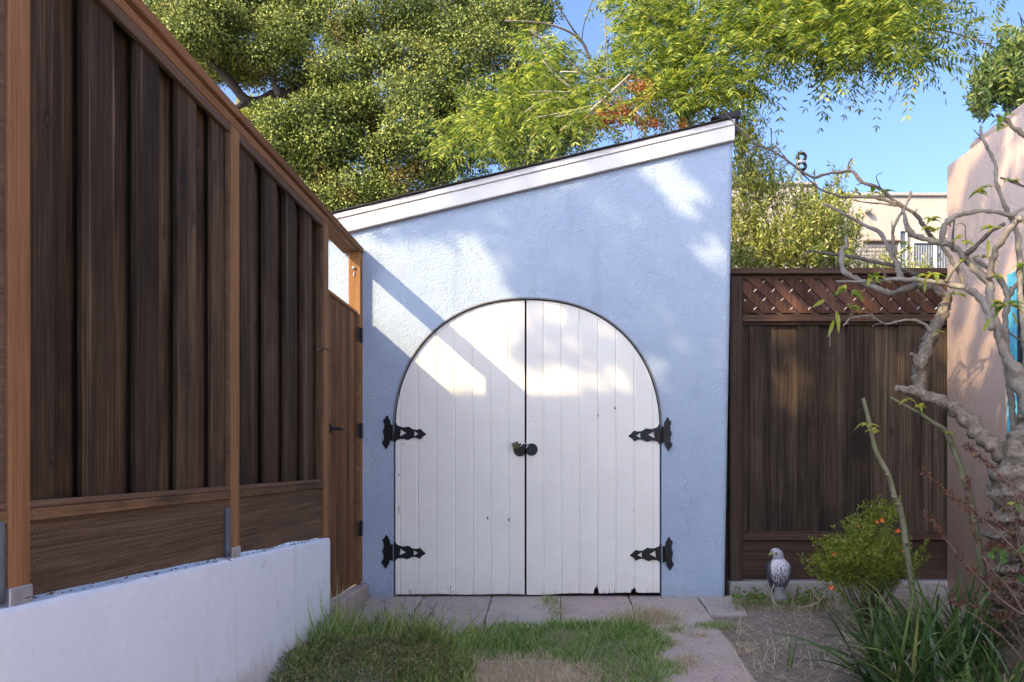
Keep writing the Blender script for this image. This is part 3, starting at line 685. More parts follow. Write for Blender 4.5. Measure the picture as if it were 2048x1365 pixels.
# ------------------------------------------------------------------ foliage generators
LEAF = [(0, 1, 2, 3)]
def unit(a): return a/np.maximum(np.linalg.norm(a, axis=-1, keepdims=True), 1e-9)
def leaves(name, C, D, Nn, ln, wd, mat, parent, fold=.0, kind=None):
    """diamond leaves: base C, direction D, normal Nn"""
    D = unit(D); Sd = unit(np.cross(D, Nn)); Nn = np.cross(Sd, D)
    ln = np.broadcast_to(np.asarray(ln, float), (len(C),))[:, None]; wd = np.broadcast_to(np.asarray(wd, float), (len(C),))[:, None]
    V = np.stack([C, C+D*ln*.45+Sd*wd*.5+Nn*fold*wd, C+D*ln-Nn*fold*wd*.6, C+D*ln*.45-Sd*wd*.5+Nn*fold*wd], 1)
    return npmesh(name, V, 4, mat, parent, LEAF)
def rdir(n): return unit(RNG.normal(size=(n, 3)))
def crown(blobs, nsub, nleaf, rsub, ln, wd, upb=.5):
    """blobs: (center, radii).  leaf clumps scattered near each blob's surface"""
    C = []; D = []; Nn = []
    for c, rad in blobs:
        c = np.array(c); rad = np.array(rad)
        for _ in range(nsub):
            d = rdir(1)[0]; cc = c+d*rad*R(.35, 1.0); rs = rsub*R(.4, 1.5)
            n = int(nleaf*(rs/rsub)**2*R(.7, 1.2)); u = rdir(n); rr = rs*RNG.uniform(.25, 1, (n, 1))**.6
            p = cc+u*rr*np.array([1.15, 1.15, .75])
            C.append(p); D.append(unit(u+RNG.normal(size=(n, 3))*.7)); Nn.append(unit(rdir(n)*.6+np.array([-.3, -.3, upb])+u*1.1))
    return np.concatenate(C), np.concatenate(D), np.concatenate(Nn)

# oak ---------------------------------------------------------------
M_oak = leafmat('oak_leaves', [(.025, .05, .014), (.09, .13, .026), (.19, .24, .045), (.31, .35, .08)], .10, .6, patch=((.22, .09, .04), 1.5, .56, .45))
M_oakbark = bark('oak_bark', (.03, .024, .018), (.065, .05, .038))
oak = thing('oak_tree', (-3.2, 12.8, 0), 'large dense oak tree with small leaves behind fence and shed', 'tree')
def ob(px, py, Y, rx_, rz_): c = W(px, py, Y); return ((c.x, c.y, c.z), (rx_/F*Y, rx_/F*Y*1.1, rz_/F*Y))
B = [ob(*b) for b in [(330, -10, 12.4, 65, 50), (410, 70, 12.2, 60, 42), (520, 25, 12.6, 60, 50), (560, 95, 11.9, 65, 45), (690, 55, 12.2, 70, 50), (800, 35, 12.4, 70, 50), (900, 20, 12.8, 70, 50),
     (990, 50, 12.2, 60, 50), (1010, 120, 12.0, 65, 55), (915, 120, 11.8, 70, 50), (790, 120, 11.8, 75, 50), (680, 150, 11.6, 65, 40), (620, 160, 12.6, 45, 30), (850, 200, 11.6, 75, 50), (960, 210, 11.9, 75, 55), (1080, 210, 12.4, 65, 60),
     (740, 220, 11.7, 65, 40), (650, 225, 11.4, 70, 35), (560, 270, 11.4, 55, 38), (650, 275, 11.4, 60, 35), (560, 235, 11.9, 35, 25), (740, 300, 11.6, 60, 40), (830, 290, 11.4, 70, 45), (930, 290, 11.6, 70, 45), (1040, 290, 12.2, 80, 50), (1140, 260, 12.6, 60, 45),
     (860, 350, 11.6, 60, 30), (760, 370, 11.6, 55, 30), (700, 395, 11.5, 45, 20), (640, 330, 11.6, 35, 22), (1060, 170, 13.0, 75, 60), (430, 130, 12.4, 30, 24), (760, -60, 12.4, 200, 60), (980, -50, 12.6, 120, 50), (500, -70, 12.6, 200, 60), (640, 400, 11.8, 40, 20), (590, 310, 11.6, 30, 20)]]
B += [ob(*b) for b in [(395, 75, 11.4, 45, 40), (440, 40, 11.5, 45, 40), (300, 40, 12.6, 50, 40), (350, 70, 12.3, 50, 40), (470, 0, 12.5, 60, 50), (470, 110, 12.1, 50, 35), (600, 0, 12.8, 50, 50), (590, 60, 12.4, 50, 50), (500, 130, 12.6, 40, 30), (860, 60, 12.4, 60, 50), (1050, 30, 12.8, 40, 50), (1040, 220, 12.2, 60, 60), (900, 210, 12, 60, 50), (690, 200, 12, 50, 30)]]
C, D, Nn = crown(B, 15, 520, .25, .05, .03)
leaves('crown', C, D, Nn, RNG.uniform(.024, .055, len(C)), RNG.uniform(.017, .034, len(C)), M_oak, oak, .2)
V, Fc = [], []
for pts, y0, y1 in [([(760, 900, 26), (762, 600, 24), (765, 420, 20), (752, 300, 17), (740, 200, 14), (720, 100, 12), (700, -40, 8)], 12.8, 12.6),
     ([(755, 330, 12), (700, 250, 12), (640, 190, 13), (560, 190, 13), (520, 205, 12), (490, 200, 11), (450, 150, 9), (410, 112, 7), (385, 60, 5), (350, 0, 3)], 12.8, 11.6),
     ([(490, 205, 6), (460, 225, 5), (420, 250, 4)], 11.8, 11.6), ([(750, 290, 11), (830, 240, 9), (900, 160, 8), (960, 60, 5)], 12.8, 12.4),
     ([(756, 400, 10), (690, 330, 7), (655, 280, 5), (610, 250, 3)], 12.6, 11.6), ([(560, 195, 7), (545, 150, 6), (560, 60, 5)], 11.9, 12.2), ([(765, 380, 9), (860, 300, 7), (960, 260, 5), (1060, 200, 4)], 12.6, 12.4), ([(525, 240, 3), (500, 243, 2.4), (440, 240, 2)], 11.6, 11.6)]:
    tube(pxt(pts, y0, y1), 8, 4, .25, 5, (V, Fc))
raw('trunk', V, Fc, M_oakbark, oak, True)
# small bright tree glimpsed under the oak
yt = thing('yellow_tree', W(520, 700, 17), 'bright yellow green tree glimpsed below the oak limb', 'tree')
C, D, Nn = crown([ob(520, 225, 17, 40, 20), ob(520, 270, 17, 50, 30), ob(560, 340, 17, 50, 40)], 10, 260, .3, .06, .03)
leaves('crown', C, D, Nn, .07, .04, leafmat('yellow_leaves', [(.2, .22, .02), (.35, .34, .04)], .4), yt, .1)
V, Fc = tube(pxt([(545, 900, 8), (545, 400, 7), (530, 260, 4)], 17), 8, 3); raw('trunk', V, Fc, M_oakbark, yt, True)

# pinnate tree --------------------------------------------------------
M_pin = leafmat('pinnate_leaves', [(.03, .07, .018), (.10, .165, .032), (.23, .30, .05), (.42, .45, .10)], .42, .5)
M_pinbark = bark('pale_bark', (.38, .35, .31), (.22, .19, .16), None, 12, .4, .004)
def compound(specs, mat, parent, name='foliage', lf=(.095, .023), npair=10, length=.44):
    """specs: list of (base, dir).  drooping compound leaves with paired leaflets"""
    Cs, Ds, Ns, Ls, Ws = [], [], [], [], []; RV, RF = [], []
    for p, d in specs:
        p = np.array(p); d = unit(np.array(d)); L_ = length*R(.65, 1.2); n = npair+random.randint(-2, 2)
        s = unit(np.cross(d, [0, 0, 1])); s = s*R(.8, 1)+np.array([0, 0, R(-.35, .35)]); s = unit(s); dro = R(.1, .5)
        prevp = p
        sc = R(.75, 1.15); lw = R(.15, .85)
        for k in range(1, n+1):
            u = k/n; q = p+d*L_*u+np.array([0, 0, -dro*L_*u*u]); t_ = unit(q-prevp); prevp = q
            for sg in (-1, 1):
                dd = unit(s*sg*1.0+t_*.45+np.array([0, 0, -lw])+RNG.normal(size=3)*.08)
                Cs.append(q); Ds.append(dd); Ns.append(unit(np.cross(dd, t_)*sg+RNG.normal(size=3)*.25)); z = (1-.45*abs(u-.45))*sc
                Ls.append(lf[0]*z*R(.85, 1.15)); Ws.append(lf[1]*z)
        Cs.append(prevp); Ds.append(t_); Ns.append(unit(np.cross(t_, s))); Ls.append(lf[0]*.8); Ws.append(lf[1]*.8)
    return leaves(name, np.array(Cs), np.array(Ds), np.array(Ns), np.array(Ls), np.array(Ws), mat, parent, .12)
pin = thing('feathery_tree', (1.6, 10.2, 0), 'tall tree with bright yellow green feathery drooping leaves behind the shed', 'tree')
PB = [(1090, 150, 8.8, 55, 60), (1060, 90, 9.0, 25, 20), (1110, 100, 9, 25, 20), (1010, 215, 8.6, 60, 35), (950, 250, 8.5, 60, 35), (1120, 190, 8.6, 60, 40), (1190, 170, 8.6, 60, 40), (1260, 130, 8.8, 50, 50), (1250, 60, 9, 45, 50), (1290, 20, 9, 60, 40),
      (1330, 90, 8.6, 60, 60), (1380, 140, 8.3, 70, 60), (1440, 160, 8.0, 60, 55), (1330, 190, 8.3, 60, 45), (1400, 60, 8.6, 90, 60), (1480, 90, 8.2, 80, 60), (1560, 60, 8, 80, 60), (1640, 50, 7.8, 80, 55), (1720, 60, 7.6, 80, 55),
      (1700, 120, 7.6, 75, 40), (1780, 100, 7.4, 70, 45), (1610, 120, 7.9, 60, 35), (1800, 30, 7.4, 75, 40), (1860, 25, 7.4, 55, 35), (1750, 150, 7.4, 45, 22), (1840, 140, 7.3, 40, 25), (1680, 165, 7.6, 35, 15), (1490, 190, 8, 35, 25), (1470, 220, 8.2, 30, 22), (1930, 85, 7.3, 30, 18), (1990, 95, 7.2, 20, 14),
      (1300, 0, 8.6, 80, 40), (1500, 0, 8.2, 120, 50), (1700, -10, 7.8, 140, 45), (900, 290, 8.4, 35, 30), (980, 280, 8.4, 45, 35), (1100, 250, 8.2, 70, 30), (1200, 240, 8.2, 70, 30), (1290, 215, 8.2, 50, 25), (1850, -30, 7.4, 80, 30), (1540, 140, 8, 50, 25), (1400, 210, 8.1, 60, 25)]
sp = []
for px, py, Y, a, b in PB:
    if px > 1450: py -= 24
    n = int(a*b/44)
    for _ in range(n):
        d = rdir(1)[0]*R(.2, 1)**.6; c = W(px+d[0]*a*.8, py+d[2]*b*.75-8, Y+d[1]*.7)
        o_ = W(px, py, Y); dr = np.array([c.x-o_.x, c.y-o_.y, (c.z-o_.z)*.4])+RNG.normal(size=3)*.25+np.array([R(-.15, .25), 0, .05]); sp.append(((c.x, c.y, c.z), dr))
compound(sp, M_pin, pin)
V, Fc = [], []
for pts, y0, y1 in [([(1400, 900, 16), (1385, 500, 14), (1372, 250, 12), (1362, 150, 10), (1352, 60, 9), (1345, -40, 8)], 9.3, 9.0)]:
    tube(pxt(pts, y0, y1), 10, 4, .1, 5, (V, Fc))
trunk_p = raw('trunk', V, Fc, M_pinbark, pin, True)
brs = [[(1375, 250, 7), (1300, 160, 5), (1200, 160, 3), (1120, 110, 2), (1060, 60, 2)], [(1225, 175, 4), (1185, 130, 3.4), (1165, 85, 2.8), (1130, 60, 2.2), (1080, 46, 2), (1010, 42, 1.6)],
       [(1165, 85, 2), (1140, 50, 1.6), (1110, 0, 1.3), (1105, -20, 1)], [(1163, 84, 1.4), (1168, 50, 1.1), (1185, 0, 1)], [(1360, 150, 6), (1440, 110, 5), (1540, 80, 4), (1640, 60, 3), (1760, 60, 2.5), (1880, 60, 2), (1990, 95, 1.4)],
       [(1540, 80, 3), (1600, 120, 2), (1700, 140, 1.5), (1800, 150, 1)], [(1372, 230, 6), (1440, 200, 4), (1500, 190, 2)], [(1352, 60, 5), (1300, 20, 4), (1250, -20, 3)], [(1352, 50, 5), (1450, 10, 4), (1560, -20, 3)],
       [(1210, 60, 1.2), (1215, 110, 1.2), (1217, 160, 1.2), (1208, 0, 1)], [(1300, 0, 1), (1296, 40, 1.2)]]
for q in brs:
    V, Fc = tube(pxt(q, 8.9, 8.3 if q[-1][0] < 1600 else 7.5), 7, 4, .1, 8); raw('limb', V, Fc, bark('limb_bark', (.13, .11, .09), (.23, .20, .17), None, 12) if q is brs[0] else bpy.data.materials['limb_bark'], pin, True)
# dead pale twigs and brown leaves
V, Fc = [], []
for q in [[(1260, 150, 2), (1200, 205, 3), (1170, 230, 2), (1120, 262, 1.5)], [(1145, 178, 2), (1110, 150, 1.6), (1085, 120, 1)], [(1140, 185, 1.8), (1090, 183, 1.2), (1060, 184, 1)], [(1140, 165, 1.2), (1120, 145, 1), (1160, 145, 1)],
          [(1200, 208, 1.8), (1170, 222, 1.5), (1110, 235, 1.2)], [(1130, 193, 1.5), (1080, 205, 1.3), (1050, 225, 1)], [(1240, 195, 1.5), (1150, 220, 1.2), (1075, 235, 1)], [(1270, 230, 1.8), (1290, 265, 1.2)], [(1260, 245, 1.4), (1262, 275, 2)], [(1100, 190, 1.2), (1060, 190, 1)]]:
    tube(pxt(q, 7.95, 7.8), 5, 4, .1, 8, (V, Fc))
raw('dead_twig', V, Fc, plain('pale_twig', (.42, .38, .33), .8), pin, True)
C = []; 
for px, py, a, b, n in [(1240, 225, 45, 28, 700), (1200, 235, 30, 15, 300), (1295, 180, 22, 22, 320), (1270, 170, 18, 14, 160), (1300, 245, 30, 14, 200), (1365, 250, 8, 12, 60)]:
    for _ in range(n):
        r1, r2 = RNG.normal(size=2)*.45; c = W(px+r1*a, py+r2*b, R(7.7, 8.3)); C.append((c.x, c.y, c.z))
C = np.array(C); leaves('dead_leaves', C, rdir(len(C))+np.array([0, 0, -.5]), rdir(len(C)), .04, .018, leafmat('dead_leaf', [(.16, .06, .02), (.30, .12, .04), (.42, .20, .09)], .2), pin, .3)

# olive-like shrub behind the right fence -----------------------------
M_olv = leafmat('narrow_leaves', [(.10, .15, .03), (.22, .28, .05), (.38, .43, .11), (.55, .56, .24)], .3, .35)
sun_u = unit(np.array(SD))
def sprays(regs, name_label, loc, mat, ln, wd, dens, nm_='leafy_shrub', cat='shrub'):
    th = thing(nm_, loc, name_label, cat)
    C, D, Nn, V, Fc = [], [], [], [], []
    for px, py, Y, a, b in regs:
        for _ in range(int(a*b/dens)):
            while True:
                u, v2 = R(-1, 1), R(-1, 1)
                if u*u+v2*v2 < 1: break
            p = np.array(W(px+u*a, py+v2*b, Y+R(-.4, .4))); d = unit(np.array([R(-.6, .6), R(-.5, .5), R(.5, 1.2)])); L_ = R(.15, .35); q = p+d*L_
            tube([(*p, .003), (*((p+q)/2), .0025), (*q, .001)], 3, 1, 0, 1, (V, Fc))
            for k in range(16):
                f_ = k/16; C.append(p+d*L_*f_); dd = unit(d*.8+rdir(1)[0]*.9); D.append(dd); Nn.append(rdir(1)[0]-sun_u*.9)
    C = np.array(C); leaves('foliage', C, np.array(D), np.array(Nn), RNG.uniform(.7, 1.15, len(C))*ln, wd, mat, th, .1)
    return th, V, Fc
th, V, Fc = sprays([(1495, 330, 8.6, 30, 60), (1490, 420, 8.5, 40, 60), (1500, 500, 8.5, 50, 45), (1560, 500, 8.3, 50, 45), (1530, 400, 8.5, 28, 40), (1545, 345, 8.5, 15, 15), (1610, 490, 8.2, 45, 50), (1600, 430, 8.3, 30, 30), (1660, 470, 8.2, 35, 60), (1690, 510, 8.2, 30, 30), (1650, 420, 8.2, 20, 30), (1480, 280, 8.6, 15, 25), (1685, 380, 8.2, 6, 25), (1575, 380, 8.4, 12, 15), (1715, 475, 8.2, 15, 20), (1495, 545, 8.4, 45, 30), (1560, 545, 8.4, 50, 30), (1640, 545, 8.4, 60, 30), (1750, 575, 8.4, 90, 25), (1860, 590, 8.4, 60, 25)],
    'narrow leaved olive green shrub rising behind the lattice fence', (2.3, 8.5, 0), M_olv, .062, .017, 21)
for q in [[(1600, 900, 5), (1600, 600, 4), (1603, 480, 2), (1600, 400, 1)], [(1500, 900, 5), (1495, 600, 4), (1490, 400, 3), (1484, 290, 1)], [(1680, 900, 4), (1670, 560, 3), (1660, 440, 1)], [(1560, 900, 4), (1555, 520, 3), (1540, 380, 1)]]:
    tube(pxt(q, 8.5, 8.4), 6, 4, .1, 8, (V, Fc))
raw('stem', V, Fc, plain('stem_brown', (.15, .10, .06), .8), th, True)
# dark tree above the pink building
dt, V0, F0 = sprays([(2010, 165, 9.6, 34, 26), (1980, 195, 9.4, 26, 26), (1962, 165, 9.5, 12, 7), (1952, 212, 9.3, 12, 9), (2050, 118, 9.8, 30, 16), (2085, 170, 9.8, 50, 60), (2018, 122, 9.6, 20, 8), (1965, 232, 9.3, 16, 14), (2030, 200, 9.5, 34, 32), (1990, 150, 9.6, 16, 10), (2015, 100, 9.7, 10, 6), (1943, 190, 9.4, 6, 5)],
    'dark green tree top showing above the pink building', (5, 9.5, 0), leafmat('dark_leaves', [(.03, .055, .014), (.06, .11, .025), (.12, .19, .05), (.22, .28, .09)], .25, .4), .085, .026, 8.5, 'dark_tree', 'tree')
raw('twigs', V0, F0, M_oakbark, dt, True)
V, Fc = [], []
for q in [[(2120, 900, 14), (2110, 400, 12), (2080, 200, 8), (2060, 100, 4)], [(2080, 200, 6), (2030, 170, 4), (1990, 160, 2)], [(2060, 110, 3), (2046, 60, 1.5), (2040, 30, 1)], [(2050, 50, 1), (2036, 25, .8)]]: tube(pxt(q, 9.7, 9.5), 7, 4, .1, 8, (V, Fc))
raw('trunk', V, Fc, M_oakbark, dt, True)

# ------------------------------------------------------------------ bare fruit tree in front of the pink wall
M_bt = bark('smooth_grey_bark', (.15, .14, .12), (.25, .235, .205), (.09, .08, .065), 16, .8, .006, .56)
M_br = bark('rough_grey_bark', (.10, .08, .06), (.28, .25, .21), (.08, .07, .045), 30, 1., .014, .50)
bt = thing('bare_fruit_tree', (G(2050, 1365).x, 4.45, gz(4.45)), 'nearly bare grey limbed fruit tree in front of the pink wall', 'tree')
V, Fc = tube(pxt([(2052, 1500, 58), (2048, 1380, 52), (2042, 1200, 47), (2036, 1080, 44), (2030, 990, 43), (2038, 920, 38), (2058, 860, 26), (2066, 800, 18)], 4.5), 40, 16, .30, 18, None, .2)
raw('trunk', V, Fc, M_br, bt, True)
M_thin = bark('dark_twig_bark', (.06, .05, .045), (.12, .105, .09), None, 20, .8, .004)
LIMBS = [
 ([(2040, 935, 30), (2000, 908, 22), (1965, 875, 20), (1925, 832, 18), (1890, 806, 17), (1850, 790, 14), (1820, 782, 12), (1790, 777, 9)], 4.5, 4.75, 1),
 ([(1842, 790, 12), (1836, 760, 16), (1840, 730, 17), (1852, 700, 17), (1868, 660, 15), (1885, 625, 13), (1895, 598, 13), (1884, 586, 11), (1862, 574, 9), (1834, 571, 8)], 4.72, 4.9, 1),
 ([(1862, 574, 9), (1834, 571, 8), (1784, 586, 8), (1744, 574, 8), (1699, 551, 8), (1684, 534, 8), (1684, 504, 7.5), (1694, 492, 6), (1691, 473, 4)], 4.9, 5.05, 0),
 ([(2066, 830, 24), (2040, 765, 22), (2012, 710, 15), (1995, 660, 14), (1985, 620, 12), (1980, 590, 11), (1977, 563, 11), (1959, 547, 10), (1941, 527, 9.5), (1924, 508, 9), (1902, 492, 9), (1880, 486, 9), (1853, 479, 8), (1832, 472, 7), (1816, 470, 5)], 4.45, 4.75, 0),
 ([(1834, 474, 7), (1820, 464, 8), (1812, 448, 7), (1809, 432, 5), (1808, 420, 4), (1818, 398, 4), (1822, 383, 4)], 4.72, 4.75, 0),
 ([(1807, 420, 3.5), (1803, 426, 4), (1790, 450, 4.5), (1786, 466, 5), (1786, 488, 6), (1792, 510, 7)], 4.75, 4.85, 0),
 ([(1646, 408, 2.5), (1665, 416, 3.5), (1699, 434, 4), (1734, 454, 5), (1757, 464, 6), (1777, 494, 7), (1792, 524, 8), (1802, 560, 9)], 5.0, 4.85, 0),
 ([(1880, 487, 8), (1866, 477, 7), (1846, 449, 6.5), (1829, 427, 6), (1794, 407, 5.5), (1759, 377, 5), (1724, 365, 4.5), (1707, 345, 4.5), (1697, 343, 4), (1655, 348, 3.8), (1630, 355, 3.6), (1610, 348, 3.6), (1592, 335, 3.5), (1575, 322, 3), (1544, 302, 3), (1516, 291, 2.6), (1494, 272, 2.4), (1466, 244, 2), (1447, 222, 1.6), (1438, 211, 1.2)], 4.72, 5.3, 0),
 ([(1794, 408, 5), (1772, 402, 4), (1744, 395, 3.8), (1715, 394, 3.2), (1685, 395, 3.2), (1665, 388, 2.8), (1642, 380, 2.6), (1620, 362, 2.2), (1602, 346, 1.8)], 4.8, 5.1, 0),
 ([(1795, 412, 3), (1765, 408, 2.5), (1730, 405, 2), (1705, 400, 1.6)], 4.79, 4.9, 0),
 ([(1697, 345, 3.5), (1697, 331, 2.8), (1704, 317, 2)], 4.95, 4.95, 0), ([(1544, 302, 2), (1543, 280, 1.7), (1542, 257, 1.5)], 5.15, 5.15, 0), ([(1576, 323, 2), (1562, 305, 1.5), (1549, 290, 1.2)], 5.12, 5.12, 0),
 ([(1724, 365, 3), (1713, 371, 1.3)], 4.9, 4.9, 0), ([(1762, 378, 1.8), (1753, 358, 1.2), (1755, 350, 1), (1765, 346, .8)], 4.85, 4.85, 0), ([(1830, 428, 3), (1834, 418, 1.5)], 4.75, 4.75, 0),
 ([(1888, 490, 9), (1885, 465, 8), (1890, 450, 8), (1899, 442, 8), (1915, 432, 7), (1948, 424, 6), (1990, 424, 6), (2022, 431, 6), (2040, 420, 5.5), (2070, 408, 5)], 4.6, 4.5, 0), ([(1897, 447, 8), (1894, 437, 6)], 4.6, 4.6, 0),
 ([(1930, 510, 6), (1955, 490, 6.5), (1980, 465, 5.5), (2010, 447, 5)], 4.6, 4.5, 0),
 ([(1979, 556, 9), (1986, 520, 9.5), (1995, 495, 9), (2010, 470, 8.5), (2030, 446, 8.5), (2042, 436, 9)], 4.55, 4.35, 0),
 ([(1961, 252, 3.4), (1963, 273, 4.2), (1979, 303, 4.8), (1992, 332, 5), (1992, 363, 5.5), (2001, 389, 6), (2014, 420, 7), (2026, 445, 7.5), (2036, 475, 8), (2039, 520, 8), (2041, 570, 8.5), (2046, 640, 9), (2052, 700, 12), (2062, 770, 18), (2066, 840, 24)], 4.6, 4.5, 0),
 ([(1962, 276, 2.5), (1955, 268, 1.6), (1947, 260, 1.3)], 4.6, 4.6, 0), ([(1962, 278, 2), (1955, 277, 1.2), (1948, 277, .8)], 4.6, 4.6, 0),
 ([(1993, 231, 5), (2012, 240, 6), (2029, 257, 6.5), (2048, 270, 7.5), (2080, 300, 9)], 4.3, 4.3, 0), ([(2001, 356, 2.5), (2015, 360, 3), (2030, 367, 3.5), (2060, 376, 4)], 4.5, 4.5, 0),
 ([(1985, 660, 9), (1976, 625, 11), (1964, 602, 11), (1948, 586, 10), (1930, 576, 9.5), (1902, 569, 8.5), (1867, 563, 8), (1814, 560, 7), (1781, 559, 6), (1748, 565, 4.5), (1709, 564, 3.5), (1672, 563, 3)], 4.5, 4.85, 0),
 ([(1936, 580, 9), (1932, 562, 5), (1930, 545, 3), (1922, 530, 2)], 4.55, 4.55, 0), ([(1892, 564, 7), (1905, 542, 6), (1920, 525, 5.5), (1936, 508, 5)], 4.65, 4.6, 0), ([(1882, 490, 6), (1893, 507, 6), (1906, 526, 6), (1918, 545, 6.5), (1928, 570, 7)], 4.62, 4.66, 0),
 ([(1622, 502, 3), (1650, 507, 4), (1699, 513, 4.5), (1754, 525, 5), (1784, 531, 5), (1810, 541, 5.5), (1838, 552, 6)], 5.1, 4.85, 0), ([(1601, 520, 1.4), (1608, 506, 2), (1622, 502, 3)], 5.1, 5.1, 0),
 ([(1860, 664, 8), (1852, 652, 4), (1840, 645, 4), (1827, 641, 3.6), (1805, 641, 3.4), (1774, 648, 3), (1755, 641, 2.8), (1743, 632, 2.4), (1710, 635, 2.4), (1699, 638, 2), (1686, 653, 1.6)], 4.78, 4.7, 0),
 ([(1702, 636, 1.8), (1703, 615, 1.6), (1690, 597, 1.3), (1680, 588, 1)], 4.7, 4.7, 0), ([(1770, 646, 2), (1750, 650, 1.6), (1744, 655, 1.2)], 4.7, 4.7, 0),
 ([(2034, 900, 10), (2026, 830, 9.5), (2018, 760, 9), (2012, 690, 9), (2010, 640, 9), (2014, 605, 9.5), (2012, 580, 9), (2000, 560, 7), (1985, 545, 6.5), (1960, 525, 6), (1944, 514, 5)], 4.8, 4.9, 0), ([(2013, 600, 8), (2025, 580, 8), (2040, 562, 8), (2060, 530, 8)], 4.86, 4.9, 0),
 ([(1840, 738, 10), (1828, 715, 6), (1822, 708, 5)], 4.7, 4.66, 1), ([(1905, 500, 3.5), (1906, 470, 3), (1908, 450, 2.4), (1909, 428, 1.5)], 4.6, 4.6, 0), ([(1934, 495, 1.5), (1931, 470, 1.4), (1930, 452, 1.2), (1920, 447, 1), (1913, 450, .8)], 4.55, 4.5, 0), ([(2017, 665, 3), (2035, 678, 2), (2060, 690, 1.5)], 4.6, 4.4, 0),
 ([(1770, 558, 4), (1768, 545, 3), (1763, 537, 2.6)], 4.8, 4.8, 0), ([(1786, 470, 3), (1784, 452, 1.5), (1783, 442, 1)], 4.8, 4.8, 0),
]
for q, y0, y1, rg in LIMBS:
    q = [(a, b, r*(.78 if rg else .68)) for a, b, r in q]; V, Fc = tube(pxt(q, y0, y1), 14, 8, .34 if rg else .25, 34 if rg else 30, None, .45 if rg else .5)
    if q[0][2] >= 4 or len(q) > 5:
        for _ in range(int(len(q)*1.6)):           # bud spurs and knobs
            i = random.randrange(len(q)-1); u = R(0, 1); a, b = q[i], q[i+1]; px, py, r_ = [a[k]+(b[k]-a[k])*u for k in range(3)]
            Y = y0+(y1-y0)*(i+u)/(len(q)-1); A = R(0, 6.28); l = r_*.8+R(1.5, 5)
            tube([(*W(px, py, Y), r_*.5/F*Y), (*W(px+math.cos(A)*l*.8, py+math.sin(A)*l*.8, Y), max(.8, r_*.22)/F*Y), (*W(px+math.cos(A)*l, py+math.sin(A)*l, Y), .6/F*Y)], 6, 2, .2, 40, (V, Fc))
    raw('limb', V, Fc, M_br if rg else (M_thin if max(a[2] for a in q) < 4.5 or (y1 >= 5.3) else M_bt), bt, True)
# leaves of the fruit tree: folded ovate leaves with a midrib
def ovate(name, specs, mat, parent):
    """specs: (pos, dir, normal, length, width, droop)"""
    V = []; Fc = []
    for p, d, n, L_, W_, dr in specs:
        p = Vector(p); d = Vector(d).normalized(); s = d.cross(Vector(n)).normalized(); n = s.cross(d)
        b0 = len(V); st = 7
        for i in range(st+1):
            u = i/st; wd = W_*.5*math.sin(math.pi*min(1, u**.85))*(1-.25*u)+.0004
            c = p+d*L_*u+Vector((0, 0, -dr*L_*u*u))
            V += [c+s*wd+n*wd*.45, c, c-s*wd+n*wd*.45]
        for i in range(st):
            k = b0+3*i; Fc += [(k, k+1, k+4, k+3), (k+1, k+2, k+5, k+4)]
    return raw(name, V, Fc, mat, parent, True)
M_fl = leafmat('fruit_tree_leaves', [(.09, .17, .03), (.16, .26, .04), (.30, .36, .06), (.42, .40, .07)], .45, .4)
cl = [(1865, 442, 4.7, 7, 16), (1850, 455, 4.7, 3, 14), (1868, 462, 4.7, 4, 14), (1958, 385, 4.55, 9, 15), (1970, 375, 4.55, 4, 12), (2022, 362, 4.5, 5, 15), (2008, 236, 4.3, 10, 17), (2005, 255, 4.3, 4, 16), (1975, 518, 4.6, 5, 14), (1962, 515, 4.6, 3, 12), (2008, 612, 4.35, 9, 22), (2020, 612, 4.35, 4, 18), (1912, 590, 4.5, 6, 14),
      (1918, 478, 4.5, 4, 16), (1930, 490, 4.5, 3, 16), (1985, 455, 4.45, 5, 15), (1993, 553, 4.5, 6, 11), (1805, 487, 4.7, 5, 13), (1815, 500, 4.7, 5, 11), (1770, 385, 4.9, 5, 16), (1745, 388, 4.9, 6, 13), (1710, 385, 5, 6, 14), (1700, 392, 5, 3, 12), (1868, 548, 4.55, 5, 17), (1858, 552, 4.55, 4, 18), (1752, 553, 4.75, 9, 13), (1742, 560, 4.75, 6, 13),
      (1650, 508, 5.1, 6, 15), (1640, 500, 5.1, 5, 14), (1692, 582, 4.7, 6, 19), (1705, 590, 4.7, 6, 18), (1703, 617, 4.7, 5, 14), (2046, 530, 4.5, 7, 16), (1735, 850, 4.9, 4, 14), (1752, 865, 4.9, 3, 10), (1875, 665, 4.7, 3, 9), (1925, 520, 4.6, 4, 10), (1948, 915, 4.6, 4, 12), (2052, 445, 4.4, 5, 14), (2032, 1010, 4.2, 5, 18), (1820, 800, 4.7, 3, 9), (1840, 812, 4.7, 3, 9)]
for px, py, Y, n, L_ in cl:
    spc = []
    for _ in range(n):
        A = R(0, 6.28); d = (math.cos(A), R(-.9, .5), .35+R(-.5, .4)); p = W(px+R(-3, 3), py+R(-3, 3), Y)
        spc.append((p, d, (R(-.4, .4), -.5, 1), L_*R(1.1, 2.0)/F*Y, L_*R(.6, .9)/F*Y, R(.3, .9)))
    ovate('leaf_cluster', spc, M_fl, bt)
for px, py, dx, dy, L_, Y in [(1660, 655, .1, -1, 44, 4.7), (1668, 640, -.35, -1, 34, 4.7), (1650, 600, -1, -.5, 30, 4.7), (1975, 478, -.05, -1, 36, 4.45), (1980, 635, -.6, -1, 34, 4.35), (2024, 625, .5, -1, 28, 4.35), (1850, 560, -.1, -1, 26, 4.55), (1893, 415, 0, 0, 1, 4.9)]:
    spc = []; spc.append((W(px+(12 if L_ == 44 else 0), py-(34 if L_ == 44 else 0), Y), (dx, R(-.2, .2), dy), (.3, -1, .2), L_/F*Y, L_*.27/F*Y, .1)); ovate('leaf', spc, M_fl, bt)
